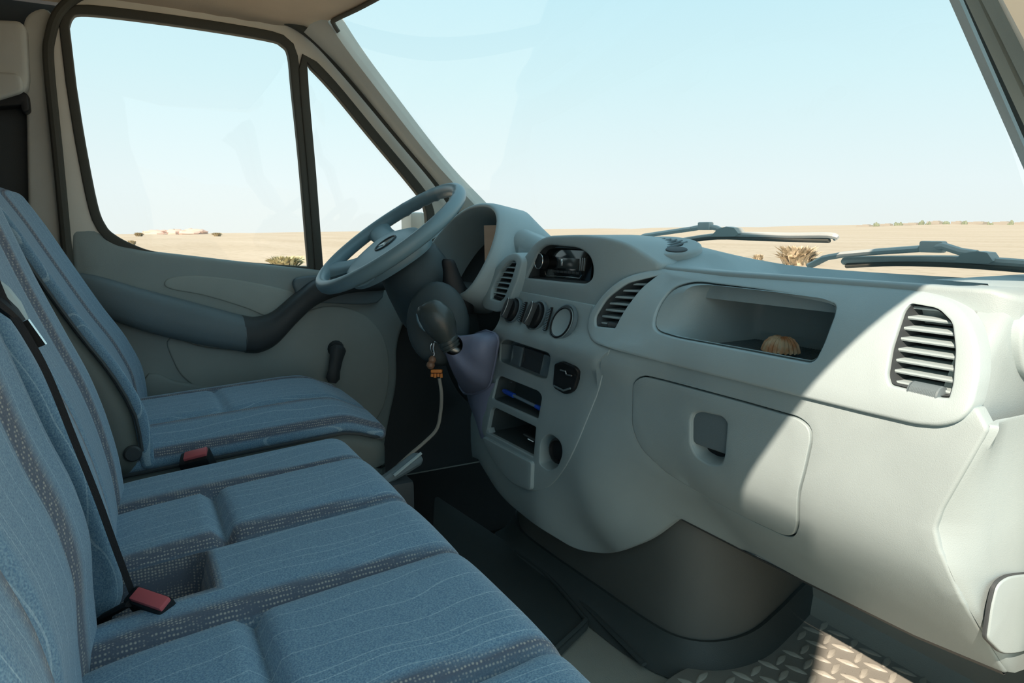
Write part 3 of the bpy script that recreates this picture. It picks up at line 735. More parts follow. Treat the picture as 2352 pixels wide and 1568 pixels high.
# left centre vent
def cl_y(x, z): return .738 + .30 * (z - .67)
SV = Surf('Y', cl_y, (0, 1, 0), .74)
VC_O = px(SV, fillet([(1186, 582, 10), (1201, 598, 10), (1190, 640), (1168, 696, 12), (1148, 714, 12), (1112, 704, 10), (1116, 670), (1140, 618), (1166, 590, 10)], 14))
VC = px(SV, fillet([(1184, 594, 6), (1191, 602, 5), (1180, 640), (1162, 686, 8), (1150, 696, 6), (1127, 690, 5), (1131, 660), (1150, 620), (1170, 598, 6)], 8))
vp = panel2('centre_vent', VC_O, [VC], SV, M['dash'], dash, spacing=.02, lip=.004, depth=.05, off=-.004)
recess('vent_duct', offset2(VC, -.003), SV, M['dark'], vp, .05, .004, mouth=.0)
S_keep = S; S = SV
slats(offset2(VC, .001), 8, M['trim'], vp, off=.003, deep=.022, th=.0014)
wheelie('vent_thumbwheel', 1134, 682, 1152, 687, 6, M['black'], vp, d=.005)
S = S_keep

# ---- instrument binnacle
def bn(x, v, w=0.0):   # v up the tilted opening, w into the dash
    return np.array([x, .682 + .50 * v + .87 * w, .650 + .885 * v - .30 * w])
BN = catmull([(-.625, .05), (-.618, .11), (-.585, .175), (-.52, .222), (-.44, .240), (-.35, .232), (-.285, .195), (-.250, .13), (-.245, .07), (-.262, .02), (-.31, .0), (-.45, -.006), (-.57, .005), (-.612, .02)], 4, True)
cB = np.mean(BN, 0)
def bring(d, w): return [bn(p[0], p[1], w) for p in offset2(BN, d)]
bin_rows = [bring(-.016, .14), bring(-.005, .03), bring(-.001, .004), bring(.001, .0005), bring(.004, -.001), bring(.008, .0005), bring(.011, .004), bring(.016, .02), bring(.026, .10)]
def bfar(sc, y, z0): return [np.array([cB[0] + (p[0] - cB[0]) * sc, y, z0 + (bn(p[0], p[1])[2] - .65) * (.56 if y < 1 else .42)]) for p in offset2(BN, .03)]
bin_rows += [bfar(1.02, .96, .65), bfar(1.0, 1.10, .64)]
hood = MB().loft(bin_rows, closed=True).build('instrument_hood', M['dash'], dash, sharp=70)
ins = offset2(BN, -.020); v, f = cdt(ins, [], .03)
MB().add([bn(p[0], p[1], .135) for p in v], f).build('instrument_cluster', M['black'], hood)
lens_m, _t, _b = new_mat('cluster_lens'); _b.inputs['Base Color'].default_value = (.01, .012, .014, 1); _b.inputs['Roughness'].default_value = .05; _b.inputs['Specular IOR Level'].default_value = .25
M['lens'] = lens_m
rows = []
for x in np.linspace(-.40, -.272, 10):
    rows.append([bn(x, vv, .025 + .60 * (.20 - vv)) for vv in np.linspace(.03, .195, 8)])
MB().loft(rows).build('cluster_lens', M['lens'], hood)
for x0 in (-.30, -.325):
    MB().lathe([(.008, 0), (.008, .012), (.006, .014), (0, .014)], 12, frame(bn(x0, .012, .02), (1, 0, 0), (0, -.8, .6))).build('reset_button', M['black'], hood)
# seamed shoulder right of the binnacle
def sh_row(x, dz): return [np.array([x, y + (.05 * sstep(-.23, -.17, x) if y < .9 else 0), z + dz]) for y, z in catmull([(.80, .655), (.80, .70), (.80, .745), (.805, .775), (.83, .796), (.87, .786), (.95, .760), (1.12, .715)], 4)]
MB().loft([sh_row(-.245, .008), sh_row(-.22, -.003), sh_row(-.19, -.022), sh_row(-.16, -.038), sh_row(-.12, -.048), sh_row(-.06, -.054), sh_row(0, -.056)]).build('shoulder', M['dash'], dash)
# driver side lower dash and left vent block
rows = []
for y, z in catmull([(.88, .66), (.80, .655), (.768, .64), (.76, .60), (.775, .50), (.80, .40), (.84, .30), (.90, .25)], 4):
    rows.append([np.array([x, y + .6 * max(0, -.5 - x) ** 2, z]) for x in np.linspace(-.84, -.17, 12)])
MB().loft(rows).build('driver_panel', M['column'], dash)
mb = MB(); mb.tube([np.array([-.72, .80, .735]) + .05 * np.array([math.cos(q), .2, .45 * math.sin(q)]) for q in [2*math.pi*k/24 for k in range(24)]], .008, 8, closed=True)
o = mb.build('side_vent', M['dash'], dash)
for k in range(4): MB().tube([np.array([-.76, .805, .722 + .009 * k]), np.array([-.68, .805, .722 + .009 * k])], .0025, 6).build('slat', M['dark'], o)

# ---- radio
radio = thing('car_radio', 'glossy black car radio with round knob in the dashboard bay', 'radio', un(1300, 610, 1, .80))
RM = frame(un(1300, 607, 1, .796), (1, .03, 0), (0, -1, .12))
w_, h_ = .104, .033
gm, _t, _b = new_mat('radio_gloss'); _b.inputs['Base Color'].default_value = (.008, .009, .01, 1); _b.inputs['Roughness'].default_value = .08; _b.inputs['Specular IOR Level'].default_value = .8
M['gloss'] = gm
MB().box((0, 0, -.035), (w_, h_, .035), RM, .003).build('radio_body', M['black'], radio)
MB().box((.006, 0, .003), (w_ - .008, h_ - .002, .004), RM, .002).build('faceplate', M['gloss'], radio)
MB().box((0, h_ + .003, -.01), (w_ + .004, .003, .012), RM, .001).build('mounting_frame', M['arm'], radio)
o = MB().lathe([(.0165, .006), (.0165, .022), (.015, .024), (0, .024)], 24, RM @ Matrix.Translation((-.072, .002, 0))).build('volume_knob', M['black'], radio)
MB().tube([RM @ Vector((-.072 + .0165 * math.cos(q), .002 + .0165 * math.sin(q), .0235)) for q in [2*math.pi*k/24 for k in range(24)]], .0011, 6, closed=True).build('knob_ring', M['chrome'], o)
disp_m, _t, _b = new_mat('radio_display'); _b.inputs['Base Color'].default_value = (.05, .06, .06, 1); _b.inputs['Roughness'].default_value = .15
MB().box((.018, .002, .0075), (.038, .011, .001), RM, .0008).build('display', disp_m, radio)
for k in range(7):
    MB().box((-.030 + .0145 * k, -.0165, .0075), (.006, .0024, .0012), RM, .0008).build('preset_button', M['dark'], radio)
MB().tube([RM @ Vector(p) for p in [(-.068, -.018, .0075), (-.062, -.026, .0075), (.066, -.026, .0075), (.072, -.019, .0075)]], .0009, 6).build('chrome_line', M['chrome'], radio)
MB().box((-.004, .003, .0078), (.004, .007, .001), RM, .0005).build('display_tab', M['chrome'], radio)
for k in range(3): MB().box((.064 + .007 * k, .002, .0078), (.0012, .013, .0012), RM, .0004).build('side_key', M['steel'], radio)

# ---- lower tunnel housing
hp = catmull([(-.32, .86), (-.22, .815), (-.10, .81), (.12, .82), (.25, .826), (.325, .842), (.368, .89), (.378, .97), (.35, 1.08), (.305, 1.22), (.28, 1.34)], 5)
rows = []
for z, s, dx, dy in ((.035, 0, 0, 0), (.12, 0, -.004, .004), (.25, 0, -.02, .015), (.36, 0, -.045, .03), (.50, 0, -.08, .06)):
    rows.append([np.array([p[0] + dx, p[1] + dy, z]) for p in hp])
hs = MB().loft(rows).build('heater_housing', M['housing'], dash, sharp=70)
e_rows = []
for k, (d, z) in enumerate(((-.002, .052), (.008, .054), (.013, .046), (.022, .03), (.040, .012), (.062, .004))):
    lp = offset2([np.array(p) for p in hp] + [np.array((-.3, 1.34))], d)[:-1]
    e_rows.append([np.array([p[0], p[1], z]) for p in lp])
MB().loft(e_rows).build('floor_edging', M['mat'], hs, sharp=60)

# ================================================================== SEATS
def fabric_mat():
    mt, t, bs = new_mat('seat_fabric'); n, l = t.nodes, t.links
    tc = n.new('ShaderNodeTexCoord'); sep = n.new('ShaderNodeSeparateXYZ'); l.new(tc.outputs['Object'], sep.inputs[0])
    def math_(op, a, b=None, c=None):
        k = n.new('ShaderNodeMath'); k.operation = op
        for i, q in enumerate((a, b, c)):
            if q is None: continue
            if isinstance(q, (int, float)): k.inputs[i].default_value = q
            else: l.new(q, k.inputs[i])
        return k.outputs[0]
    nz = n.new('ShaderNodeTexNoise'); nz.inputs['Scale'].default_value = 7; nz.inputs['Detail'].default_value = 1
    l.new(tc.outputs['Object'], nz.inputs['Vector'])
    x = math_('MULTIPLY_ADD', nz.outputs[0], 0.06, sep.outputs[0])
    def stripe(period, phase, width):
        f = math_('FRACT', math_('MULTIPLY_ADD', x, 1 / period, phase))
        d = math_('ABSOLUTE', math_('SUBTRACT', f, 0.5))
        return math_('LESS_THAN', d, width / period / 2)
    s1 = stripe(.036, .13, .0014); s2 = stripe(.083, .4, .0013)
    st = math_('MAXIMUM', s1, s2)
    # thread weave
    wv = n.new('ShaderNodeTexVoronoi'); wv.inputs['Scale'].default_value = 420; l.new(tc.outputs['Object'], wv.inputs['Vector'])
    wn = n.new('ShaderNodeTexNoise'); wn.inputs['Scale'].default_value = 600; l.new(tc.outputs['Object'], wn.inputs['Vector'])
    r = n.new('ShaderNodeValToRGB'); l.new(wn.outputs[0], r.inputs[0])
    r.color_ramp.elements[0].position = .35; r.color_ramp.elements[0].color = (.115, .22, .335, 1)
    r.color_ramp.elements[1].position = .65; r.color_ramp.elements[1].color = (.245, .385, .485, 1)
    # coarse speckled weave in the bands beside the seams
    vb = n.new('ShaderNodeTexVoronoi'); vb.inputs['Scale'].default_value = 260; vb.inputs['Randomness'].default_value = 0.25; l.new(tc.outputs['Object'], vb.inputs['Vector'])
    rb = n.new('ShaderNodeValToRGB'); l.new(vb.outputs['Distance'], rb.inputs[0])
    rb.color_ramp.elements[0].position = .18; rb.color_ramp.elements[0].color = (.42, .40, .36, 1)
    rb.color_ramp.elements[1].position = .42; rb.color_ramp.elements[1].color = (.11, .13, .17, 1)
    mx = n.new('ShaderNodeMix'); mx.data_type = 'RGBA'; l.new(math_('MULTIPLY', st, math_('MULTIPLY_ADD', wn.outputs[0], 1.2, 0.0)), mx.inputs[0])
    l.new(r.outputs[0], mx.inputs[6]); mx.inputs[7].default_value = (.42, .56, .64, 1)
    at = n.new('ShaderNodeAttribute'); at.attribute_name = 'band'
    m2 = n.new('ShaderNodeMix'); m2.data_type = 'RGBA'; l.new(at.outputs['Fac'], m2.inputs[0])
    l.new(mx.outputs[2], m2.inputs[6]); l.new(rb.outputs[0], m2.inputs[7])
    l.new(m2.outputs[2], bs.inputs['Base Color'])
    bp = n.new('ShaderNodeBump'); bp.inputs['Strength'].default_value = .35; bp.inputs['Distance'].default_value = .001
    l.new(wv.outputs['Distance'], bp.inputs['Height']); l.new(bp.outputs[0], bs.inputs['Normal'])
    bs.inputs['Roughness'].default_value = .9; bs.inputs['Specular IOR Level'].default_value = .15
    bs.inputs['Sheen Weight'].default_value = .25; bs.inputs['Sheen Roughness'].default_value = .5
    return mt
M['fabric'] = fabric_mat()
def cushion(name, half, r, res, warp, mat, parent, band=None):
    """Rounded box in local (x, y, z); warp(p, n) gives the world point; band(p) the share of speckled weave."""
    hx, hy, hz = half; inner = np.array([max(hx - r, 0), max(hy - r, 0), max(hz - r, 0)])
    def axis(h):
        m_ = max(2, int(2 * (h - r) / res)); core = list(np.linspace(-(h - r), h - r, m_ + 1))
        arc = [r * math.sin(math.radians(q)) for q in (15, 32, 50, 68)]
        # cube coordinate runs on past the flat part by the tangent of the arc angle
        ext = [r * math.tan(math.radians(q)) for q in (12, 24, 35)] + [r]
        return [-(h - r) - e for e in ext[::-1]] + core + [(h - r) + e for e in ext]
    ax = [axis(hx), axis(hy), axis(hz)]
    verts, faces, bands = [], [], []
    for k in range(3):
        i, j = [q for q in range(3) if q != k]
        for sg in (-1, 1):
            base = len(verts)
            for a in ax[i]:
                for b in ax[j]:
                    q = np.zeros(3); q[i] = a; q[j] = b; q[k] = sg * half[k]
                    c = np.clip(q, -inner, inner); d = q - c; d = d / np.linalg.norm(d)
                    p = c + r * d
                    verts.append(warp(p, d)); bands.append(band(p) if band else 0.0)
            nb = len(ax[j])
            for u in range(len(ax[i]) - 1):
                for v in range(nb - 1):
                    faces.append((base + u*nb + v, base + u*nb + v + 1, base + (u+1)*nb + v + 1, base + (u+1)*nb + v))
    me = bpy.data.meshes.new(name)
    me.from_pydata([tuple(map(float, v)) for v in verts], [], faces)
    at = me.attributes.new('band', 'FLOAT', 'POINT'); at.data.foreach_set('value', [float(b) for b in bands])
    bm = bmesh.new(); bm.from_mesh(me); bmesh.ops.remove_doubles(bm, verts=bm.verts, dist=1e-5); bmesh.ops.recalc_face_normals(bm, faces=bm.faces); bm.to_mesh(me); bm.free()
    me.polygons.foreach_set('use_smooth', [True] * len(me.polygons))
    me.materials.append(mat)
    o = bpy.data.objects.new(name, me); COL.objects.link(o)
    if parent is not None: put(o, parent)
    return o
G = lambda d, w: math.exp(-(d / w) ** 2)

# ---- two-place bench
bench = thing('bench_seat', 'blue striped fabric two-place passenger bench seat in the foreground', 'seat', (.38, .05, 0))
BX0, BX1, BY0, BY1 = -.085, .85, -.22, .340
bcx, bcy = (BX0 + BX1) / 2, (BY0 + BY1) / 2
seams = (.08, .285, .475, .70)
def bench_warp(p, n):
    x, y = p[0] + bcx, p[1] + bcy
    z = .300 + p[2] + .072 * (y - .08)
    w = max(0, n[2])
    if w > 0:
        f = sstep(.345, .25, y) if y > .25 else 1
        dz = 0
        for s in seams: dz -= .017 * G(x - s, .0075) * (0.35 + .65 * f)
        for a, b in ((.08, .285), (.475, .70)):
            if a < x < b: dz -= .024 * G(y - .082, .0085) * min(1, 6 * min(x - a, b - x) / .2 + .4)
            u = (x - a) / (b - a)
            if 0 < u < 1: dz += .010 * (1 - (2*u - 1) ** 4) * (.6 + .4 * math.cos((y - .2) * 9))
        u = (x - .38) / .09
        if abs(u) < 1: dz += .006 * (1 - u * u)
        dz -= .010 * G(y + .12, .06)
        # notch for the buckles
        k = sstep(.297, .306, x) * (1 - sstep(.402, .411, x)) * (1 - sstep(.040, .050, y))
        dz -= .10 * k
        z += dz * w
    if n[1] > .5: y += .006 * math.sin((z - .2) * 20) * 0
    return np.array([x, y, z])
def bench_band(p):
    x, y = p[0] + bcx, p[1] + bcy
    b = 0
    kk = 1 - .55 * sstep(.05, .33, y)
    for s in seams: b = max(b, G(x - (s - .017 * kk), .017 * kk))
    if .288 < x < .420 and y < .058: b = 1.0
    return sstep(.15, .75, b)
cushion('seat_cushion', ((BX1-BX0)/2, (BY1-BY0)/2, .10), .045, .0095, bench_warp, M['fabric'], bench, bench_band)
MB().box((.38, .03, .11), (.44, .21, .075), None, .02).build('seat_base', M['dark'], bench)
def back(name, x0, x1, z0, z1, fy, thick, parent, mat=M['fabric'], r=.045, res=.012, seams=(.30, .70), bol=.014, front=0.0, bandw=.017, groove=.012):
    cx, cz = (x0+x1)/2, (z0+z1)/2; hx, hz = (x1-x0)/2, (z1-z0)/2
    def warp(p, n):
        x = p[0] + cx; z = p[1] + cz; u = p[0] / hx
        y = fy(z) - front - (thick/2 - p[2])
        w = max(0, n[2])
        if w > 0:
            d = bol * (min(1, abs(u)) ** 2.5) - bol
            for s in seams: d -= groove * G((p[0] / (2*hx) + .5 - s) * 2 * hx, .008)
            y += d * w
        return np.array([x, -0.0 + y, z])
    def bd(p):
        b = 0
        for s in seams:
            sx = (p[0] / (2*hx) + .5 - s) * 2 * hx
            b = max(b, G(sx - math.copysign(.018, s - .5), bandw))
        return 1.0 * sstep(.35, .6, b) if p[2] > 0 else 0
    return cushion(name, (hx, hz, thick/2), min(r, thick/2 - .002), res, warp, mat, parent, bd)
fA = interp([(.30, -.030), (.40, -.033), (.433, -.035), (.50, -.045), (.575, -.063), (.65, -.09), (.728, -.118), (.832, -.151), (.95, -.19)])
fB = interp([(.30, -.055), (.43, -.055), (.483, -.053), (.536, -.060), (.604, -.080), (.694, -.104), (.748, -.120), (.85, -.150), (.95, -.18)])
back('backrest', -.06, .352, .34, .93, fA, .13, bench)
back('backrest', .376, .80, .34, .93, fB, .13, bench)
MB().box((.37, -.30, .62), (.43, .02, .30), Matrix.Translation((0, -.02, 0)), .02).build('back_shell', M['vinyl'], bench)

# ---- driver seat
drv = thing('driver_seat', 'blue fabric driver seat with grey vinyl sides behind the steering wheel', 'seat', (-.45, .1, 0))
DX0, DX1, DY0, DY1 = -.70, -.195, -.16, .462
dcx, dcy = (DX0+DX1)/2, (DY0+DY1)/2
def dz_base(y): return .055 * (y - .1)
def drv_warp(p, n):
    x, y = p[0] + dcx, p[1] + dcy
    z = .376 + p[2] + dz_base(y) - .035 * sstep(.36, .475, y); w = max(0, n[2])
    if w > 0:
        u = p[0] / ((DX1-DX0)/2); dz = .034 * (1 - abs(u) ** 2.4) * (1 - sstep(.30, .47, y) * .6) - .002
        for s in (-.56, -.335): dz -= .008 * G(x - s, .008)
        if -.56 < x < -.335: dz -= .010 * G(y - .15, .009)
        z += dz * w
    return np.array([x, y, z])
def drv_band(p):
    x, y = p[0] + dcx, p[1] + dcy
    b = max(G(x - (-.575), .014), G(x - (-.32), .014), G(x - (DX1 - .012), .012))
    return sstep(.35, .6, b)
cushion('seat_cushion', ((DX1-DX0)/2, (DY1-DY0)/2, .018), .016, .0095, drv_warp, M['fabric'], drv, drv_band)
def drv_side(p, n): return np.array([p[0] + dcx, p[1] + dcy - .002, .272 + p[2] * (1 if p[2] < 0 else 1.0) + dz_base(p[1] + dcy) - .030 * sstep(.36, .475, p[1] + dcy) * (1 if p[2] > 0 else 0)])
cushion('cushion_side', ((DX1-DX0)/2 + .004, (DY1-DY0)/2 + .004, .10), .04, .02, drv_side, M['vinyl'], drv)
fD = interp([(.30, .012), (.40, .012), (.456, .008), (.534, -.018), (.626, -.068), (.749, -.130), (.821, -.166), (.90, -.212), (.98, -.26)])
back('backrest', DX0, DX1 + .005, .36, .885, fD, .028, drv, r=.013, res=.010, seams=(.27, .76), bol=.03, bandw=.012)
back('back_shell', DX0 - .006, DX1 + .012, .34, .875, fD, .15, drv, mat=M['vinyl'], r=.05, res=.02, seams=(), bol=.03, front=.010)
pp = [np.array([DX1 + .009, fD(z) - .022, z]) for z in np.linspace(.40, .84, 14)]
MB().tube(pp, .0035, 6).build('piping', M['dark'], drv)
pp = [np.array([DX1 + .004, y, .364 + dz_base(y) - .033 * sstep(.36, .475, y)]) for y in np.linspace(-.05, .43, 16)] + [np.array([DX1 - .012, .455, .364 + dz_base(.45) - .031])]
MB().tube(pp, .0035, 6).build('piping', M['dark'], drv)
MB().box((-.45, .10, .10), (.20, .24, .085), None, .015).build('seat_base', M['dark'], drv)
mb = MB(); c = un(305, 1040, 0, -.185)
mb.lathe([(.015, 0), (.015, .006), (.012, .009), (0, .009)], 20, frame(c, (0, 1, 0), (1, 0, 0))); mb.build('recliner_knob', M['dark'], drv)

# ================================================================== STEERING
WC = np.array([-.44, .565, .786]); WU = np.array([0, .813, .582]); WN = np.array([0, -.582, .813]); WR = np.array([1.0, 0, 0])
def wp(u, v, n=0.0): return WC + WR * u + WU * v + WN * n
wheel = thing('steering_wheel', 'grey four-spoke steering wheel with padded hub', 'steering wheel', tuple(WC))
N = 96; rows = []
for k in range(N):
    q = 2 * math.pi * k / N; ca, sa = math.cos(q), math.sin(q)
    top = math.degrees(q) % 360
    g = 0.0
    if 35 < top < 75 or 105 < top < 145: g = .0016 * math.sin(math.radians(top) * 36)
    row = []
    for j in range(14):
        a = 2 * math.pi * j / 14
        rr_ = .0165 + (g if math.cos(a) < -.2 else 0)
        R = .203 + rr_ * math.cos(a) * 0.92
        row.append(wp(R * ca, R * sa, rr_ * 1.08 * math.sin(a)))
    rows.append(row)
MB().loft(rows, closed=True, loop=True).build('rim', M['wheel'], wheel, sharp=80)
pad = catmull([(-.055, .060), (0, .068), (.055, .060), (.105, .048), (.136, .015), (.132, -.035), (.105, -.095), (.06, -.135), (0, -.146), (-.06, -.135), (-.105, -.095), (-.132, -.035), (-.136, .015), (-.105, .048)], 4, True)
pr = []
for d, h in ((.0, -.05), (.004, -.040), (.0, -.026), (-.006, -.016), (-.02, -.0095), (-.045, -.006)):
    pr.append([wp(p[0], p[1], h) for p in offset2(pad, d)])
hub = MB().loft(pr, closed=True, cap1=True, cap0=True).build('hub_pad', M['wheel'], wheel, sharp=45)
MB().tube([wp(p[0] * 1.25, p[1] * 1.25, -.0135) for p in offset2(catmull([(-.085, -.02), (-.07, -.062), (-.04, -.09), (0, -.098), (.04, -.09), (.07, -.062), (.085, -.02)], 5), 0)], .0012, 5).build('hub_seam', M['dark'], hub)
for ang, w0, w1 in ((10, .036, .030), (170, .036, .030), (-46, .036, .034), (-134, .036, .034)):
    q = math.radians(ang); path = []; rad = []
    for t in np.linspace(0, 1, 7):
        r_ = .075 + (.200 - .075) * t
        path.append(wp(r_ * math.cos(q), r_ * math.sin(q), -.030 + .024 * t ** 1.5)); rad.append(w0 + (w1 - w0) * math.sin(t * math.pi / 2) + .008 * max(0, t - .75) * 4)
    MB().tube(path, rad, 12, flat=.42, up=tuple(WN)).build('spoke', M['wheel'], wheel, sharp=60)
ec = wp(0, -.02, -.0045)
em = MB().tube([ec + WR * .030 * math.cos(q) + WU * .030 * math.sin(q) for q in [2*math.pi*k/36 for k in range(36)]], .0022, 8, closed=True).build('emblem_ring', M['dark'], hub)
mb = MB()
for q in (90, 210, 330):
    a = math.radians(q); d = WR * math.cos(a) + WU * math.sin(a); e = WR * -math.sin(a) + WU * math.cos(a)
    mb.add([ec + e * .0055, ec - e * .0055, ec + d * .028, ec + WN * .0035, ec + d * .028 + WN * .0008], [(0, 3, 2), (3, 1, 2), (0, 1, 3)])
mb.build('emblem_star', M['steel'], em, smooth=False)

colm = thing('steering_column', 'dark steering column shroud below the steering wheel', 'column', tuple(wp(0, -.1, -.3)))
rows = []
for s, rx, ry, dv in ((.060, .070, .062, 0), (.075, .088, .078, 0), (.13, .098, .085, -.005), (.20, .100, .090, -.012), (.28, .096, .085, -.01), (.36, .08, .07, 0)):
    rows.append([wp(rx * math.copysign(abs(math.cos(q)) ** .8, math.cos(q)), dv + ry * math.copysign(abs(math.sin(q)) ** .8, math.sin(q)), -s) for q in [2*math.pi*k/32 for k in range(32)]])
MB().loft(rows, closed=True, cap0=True).build('shroud', M['column'], colm, sharp=45)
# rounded knee cover around the lever
kc = un(1006, 742, 0, -.27)
rows = []
for s, h in ((1.0, -.06), (1.0, 0.0), (.985, .012), (.95, .022), (.86, .030), (.6, .040), (.25, .044)):
    rows.append([kc + np.array([.86, -.45, .25]) * h + s * (np.array([.45, .86, 0]) * .075 * math.cos(q) + np.array([-.22, .10, .97]) * .098 * math.sin(q)) for q in [2*math.pi*k/32 for k in range(32)]])
MB().loft(rows, closed=True, cap1=True).build('knee_cover', M['column'], colm, sharp=60)
# black stalk
st = []
for x, y, w, X in catmull([(1028, 594, 9, -.30), (1030, 602, 14, -.30), (1036, 625, 17, -.30), (1042, 655, 24, -.30), (1050, 690, 34, -.30), (1056, 720, 30, -.30)], 4):
    c = un(x, y, 0, X); h = w / F_PX * 1.6
    st.append([c + cr * h * math.cos(q) + np.array([.3, -.9, 0]) * h * .7 * math.sin(q) for q in [2*math.pi*k/14 for k in range(14)]])
MB().loft(st, closed=True, cap0=True, cap1=True).build('stalk', M['black'], colm, sharp=60)

# ---- gear lever
gear = thing('gear_lever', 'dark gear lever with rounded knob and leather gaiter on the console', 'gear lever', un(1100, 860, 1, .69))
GX = -.19
ka, kb = un(978, 697, 0, GX), un(1036, 800, 0, GX + .02)
ax = kb - ka; rows = []
side = np.cross(ax, [0.5, -.8, .3]); side /= np.linalg.norm(side); dep = np.cross(side, ax / np.linalg.norm(ax))
for t, a, b in ((-.03, .006, .006), (0, .020, .018), (.08, .030, .027), (.22, .0365, .033), (.40, .0385, .035), (.58, .034, .031), (.72, .027, .025), (.80, .0225, .022), (.82, .024, .024), (.86, .024, .024), (.865, .0215, .0215), (.885, .0215, .0215), (.89, .0235, .0235), (.93, .0235, .0235), (.935, .021, .021), (.955, .021, .021), (.96, .0225, .0225), (1.0, .022, .022)):
    c = ka + ax * t - side * .006 * math.sin(t * 3)
    rows.append([c + side * a * math.cos(q) + dep * b * math.sin(q) for q in [2*math.pi*k/24 for k in range(24)]])
knm = plastic('gear_knob_leather', (.055, .068, .066), .32, .25, 400, spec=.6)
kn = MB().loft(rows, closed=True, cap0=True, cap1=True).build('knob', knm, gear, sharp=40)
hl_m = plastic('knob_highlight', (.12, .22, .28), .25, .05)  # painted highlight: bluish strip along the left of the knob
ip = [ka + ax * t - side * .006 * math.sin(t * 3) - side * .62 * w + dep * w * .83 * DS for t, w, DS in ((.06, .028, 1), (.2, .0345, 1), (.38, .038, 1), (.52, .034, 1))]
sd = 1 if (ip[0] - CAM) @ cf < (ka - CAM) @ cf else -1
ip = [ka + ax * t - side * .006 * math.sin(t * 3) + (-side if side @ cr > 0 else side) * .80 * w + (dep if dep @ cf < 0 else -dep) * w * .50 for t, w in ((.08, .031), (.2, .036), (.33, .039), (.45, .038))]
MB().tube(ip, [.002, .0045, .0045, .002], 8).build('knob_highlight', hl_m, kn)
sb_ = un(1075, 845, 0, -.16) + np.array([0, .05, 0])
MB().tube([kb - ax * .02, kb * .5 + sb_ * .5, sb_], .011, 12).build('shaft', M['steel'], gear)
tip = un(1040, 792, 0, GX + .03)
rim_px = [(1046, 792), (1066, 796), (1084, 790), (1092, 768), (1116, 760), (1140, 768), (1144, 782), (1136, 830), (1124, 884), (1112, 894), (1084, 904), (1066, 902), (1056, 886), (1050, 850)]
base = resample([un(x, y, 1, .690) for x, y in rim_px], 36)
base2 = resample([un(x, y, 1, .715) for x, y in rim_px], 36)
cB2 = np.mean(base, 0)
rows = []
for t, fl in ((0, 0), (.15, 0), (.35, .3), (.6, .7), (.82, 1.0), (1.0, 1.0)):
    row = []
    for k, p in enumerate(base):
        q = 2 * math.pi * k / 36
        ring0 = tip + .022 * (cr * math.cos(-q + 2.4) + cu * math.sin(-q + 2.4))
        f_ = t ** .8
        w_q = .006 * math.sin(5 * q) * math.sin(math.pi * t)
        row.append(ring0 * (1 - f_) + p * f_ - cf * (.03 * math.sin(math.pi * t) + w_q))
    rows.append(row)
rows.append([p - (p - cB2) * .02 + np.array([0, .002, 0]) for p in base2])
MB().loft(rows, closed=True).build('gaiter', M['gaiter'], gear, sharp=80)
MB().tube(resample([un(x, y, 1, .694) for x, y in rim_px], 48), .0042, 8, closed=True).build('gaiter_frame', M['gaiter'], gear)
# console flank below the gaiter
rows = []
for x0, y0, x1, y1 in ((1068, 885, 1128, 880), (1076, 925, 1118, 920), (1092, 965, 1114, 965), (1110, 1000, 1120, 1010)):
    a, b = un(x0, y0, 1, .715), un(x1, y1, 1, .700)
    rows.append([a + np.array([-.05, .10, 0]), a, a * .5 + b * .5 + np.array([0, -.012, 0]), b, b + np.array([.01, .05, 0])])
MB().loft(rows).build('console_flank', M['gaiter'], dash, sharp=80)

# ---- keys with an orange charm
keys = thing('key_ring', 'bunch of keys with an orange charm hanging from the column', 'keys', un(1000, 800, 0, -.235))
KX = -.225
MB().tube([un(998 + 9 * math.cos(q), 798 + 13 * math.sin(q), 0, KX) for q in [2*math.pi*k/20 for k in range(20)]], .0013, 6, closed=True).build('ring', M['chrome'], keys)
MB().tube([un(*p, 0, KX) for p in [(997, 788), (995, 800), (998, 812), (994, 824)]], .0022, 6).build('chain', M['chrome'], keys)
ch = plastic('brown_charm', (.28, .16, .10), .35, .2, 200); orn = plastic('orange_charm', (.72, .24, .05), .5, .4, 300)
mb = MB()
for (x, y, r) in ((993, 826, 9), (989, 838, 10)):
    c = un(x, y, 0, KX); h = r / F_PX * 1.55
    mb.lathe([(0, -h), (h * .6, -h * .8), (h, -h * .2), (h * .9, h * .5), (h * .4, h), (0, h * 1.1)], 12, Matrix.Translation(Vector(c)))
mb.build('charm_bead', ch, keys)
oc = un(1003, 852, 0, KX); mb = MB(); h = 14 / F_PX * 1.55
mb.box((0, 0, 0), (h * .95, h * .3, h * .62), frame(oc, cr, cu) @ Matrix.Rotation(math.pi / 2, 4, 'X'), .003)
for k in range(4):
    mb.tube([oc + cr * h * (-.75 + .5 * k) - cu * h * .4, oc + cr * h * (-.8 + .53 * k) - cu * h * (.95 + .12 * (k % 2))], h * .24, 8)
mb.build('charm', orn, keys)
cab = plastic('grey_cable', (.34, .33, .29), .55, .1)
cp = [un(x, y, 0, X) for x, y, X in catmull([(1009, 868, -.235), (1014, 905, -.235), (1012, 945, -.25), (1003, 985, -.26), (975, 1015, -.27), (940, 1045, -.27), (905, 1078, -.26), (890, 1100, -.24)], 6)]
o = MB().tube(cp, .0042, 8).build('charging_cable', cab); tag(o, 'pale grey cable hanging from the column down to the floor', 'cable')
hb = thing('handbrake', 'grey handbrake lever on the floor between the seats', 'handbrake', un(900, 1100, 0, -.15))
a, b = un(880, 1105, 0, -.14), un(966, 1048, 0, -.14)
MB().tube([a + (b - a) * t for t in (0, .3, .6, .9, 1.0)], [.012, .013, .015, .016, .010], 10).build('lever', M['arm'], hb)
a, b = un(905, 1092, 0, -.125), un(968, 1040, 0, -.125)
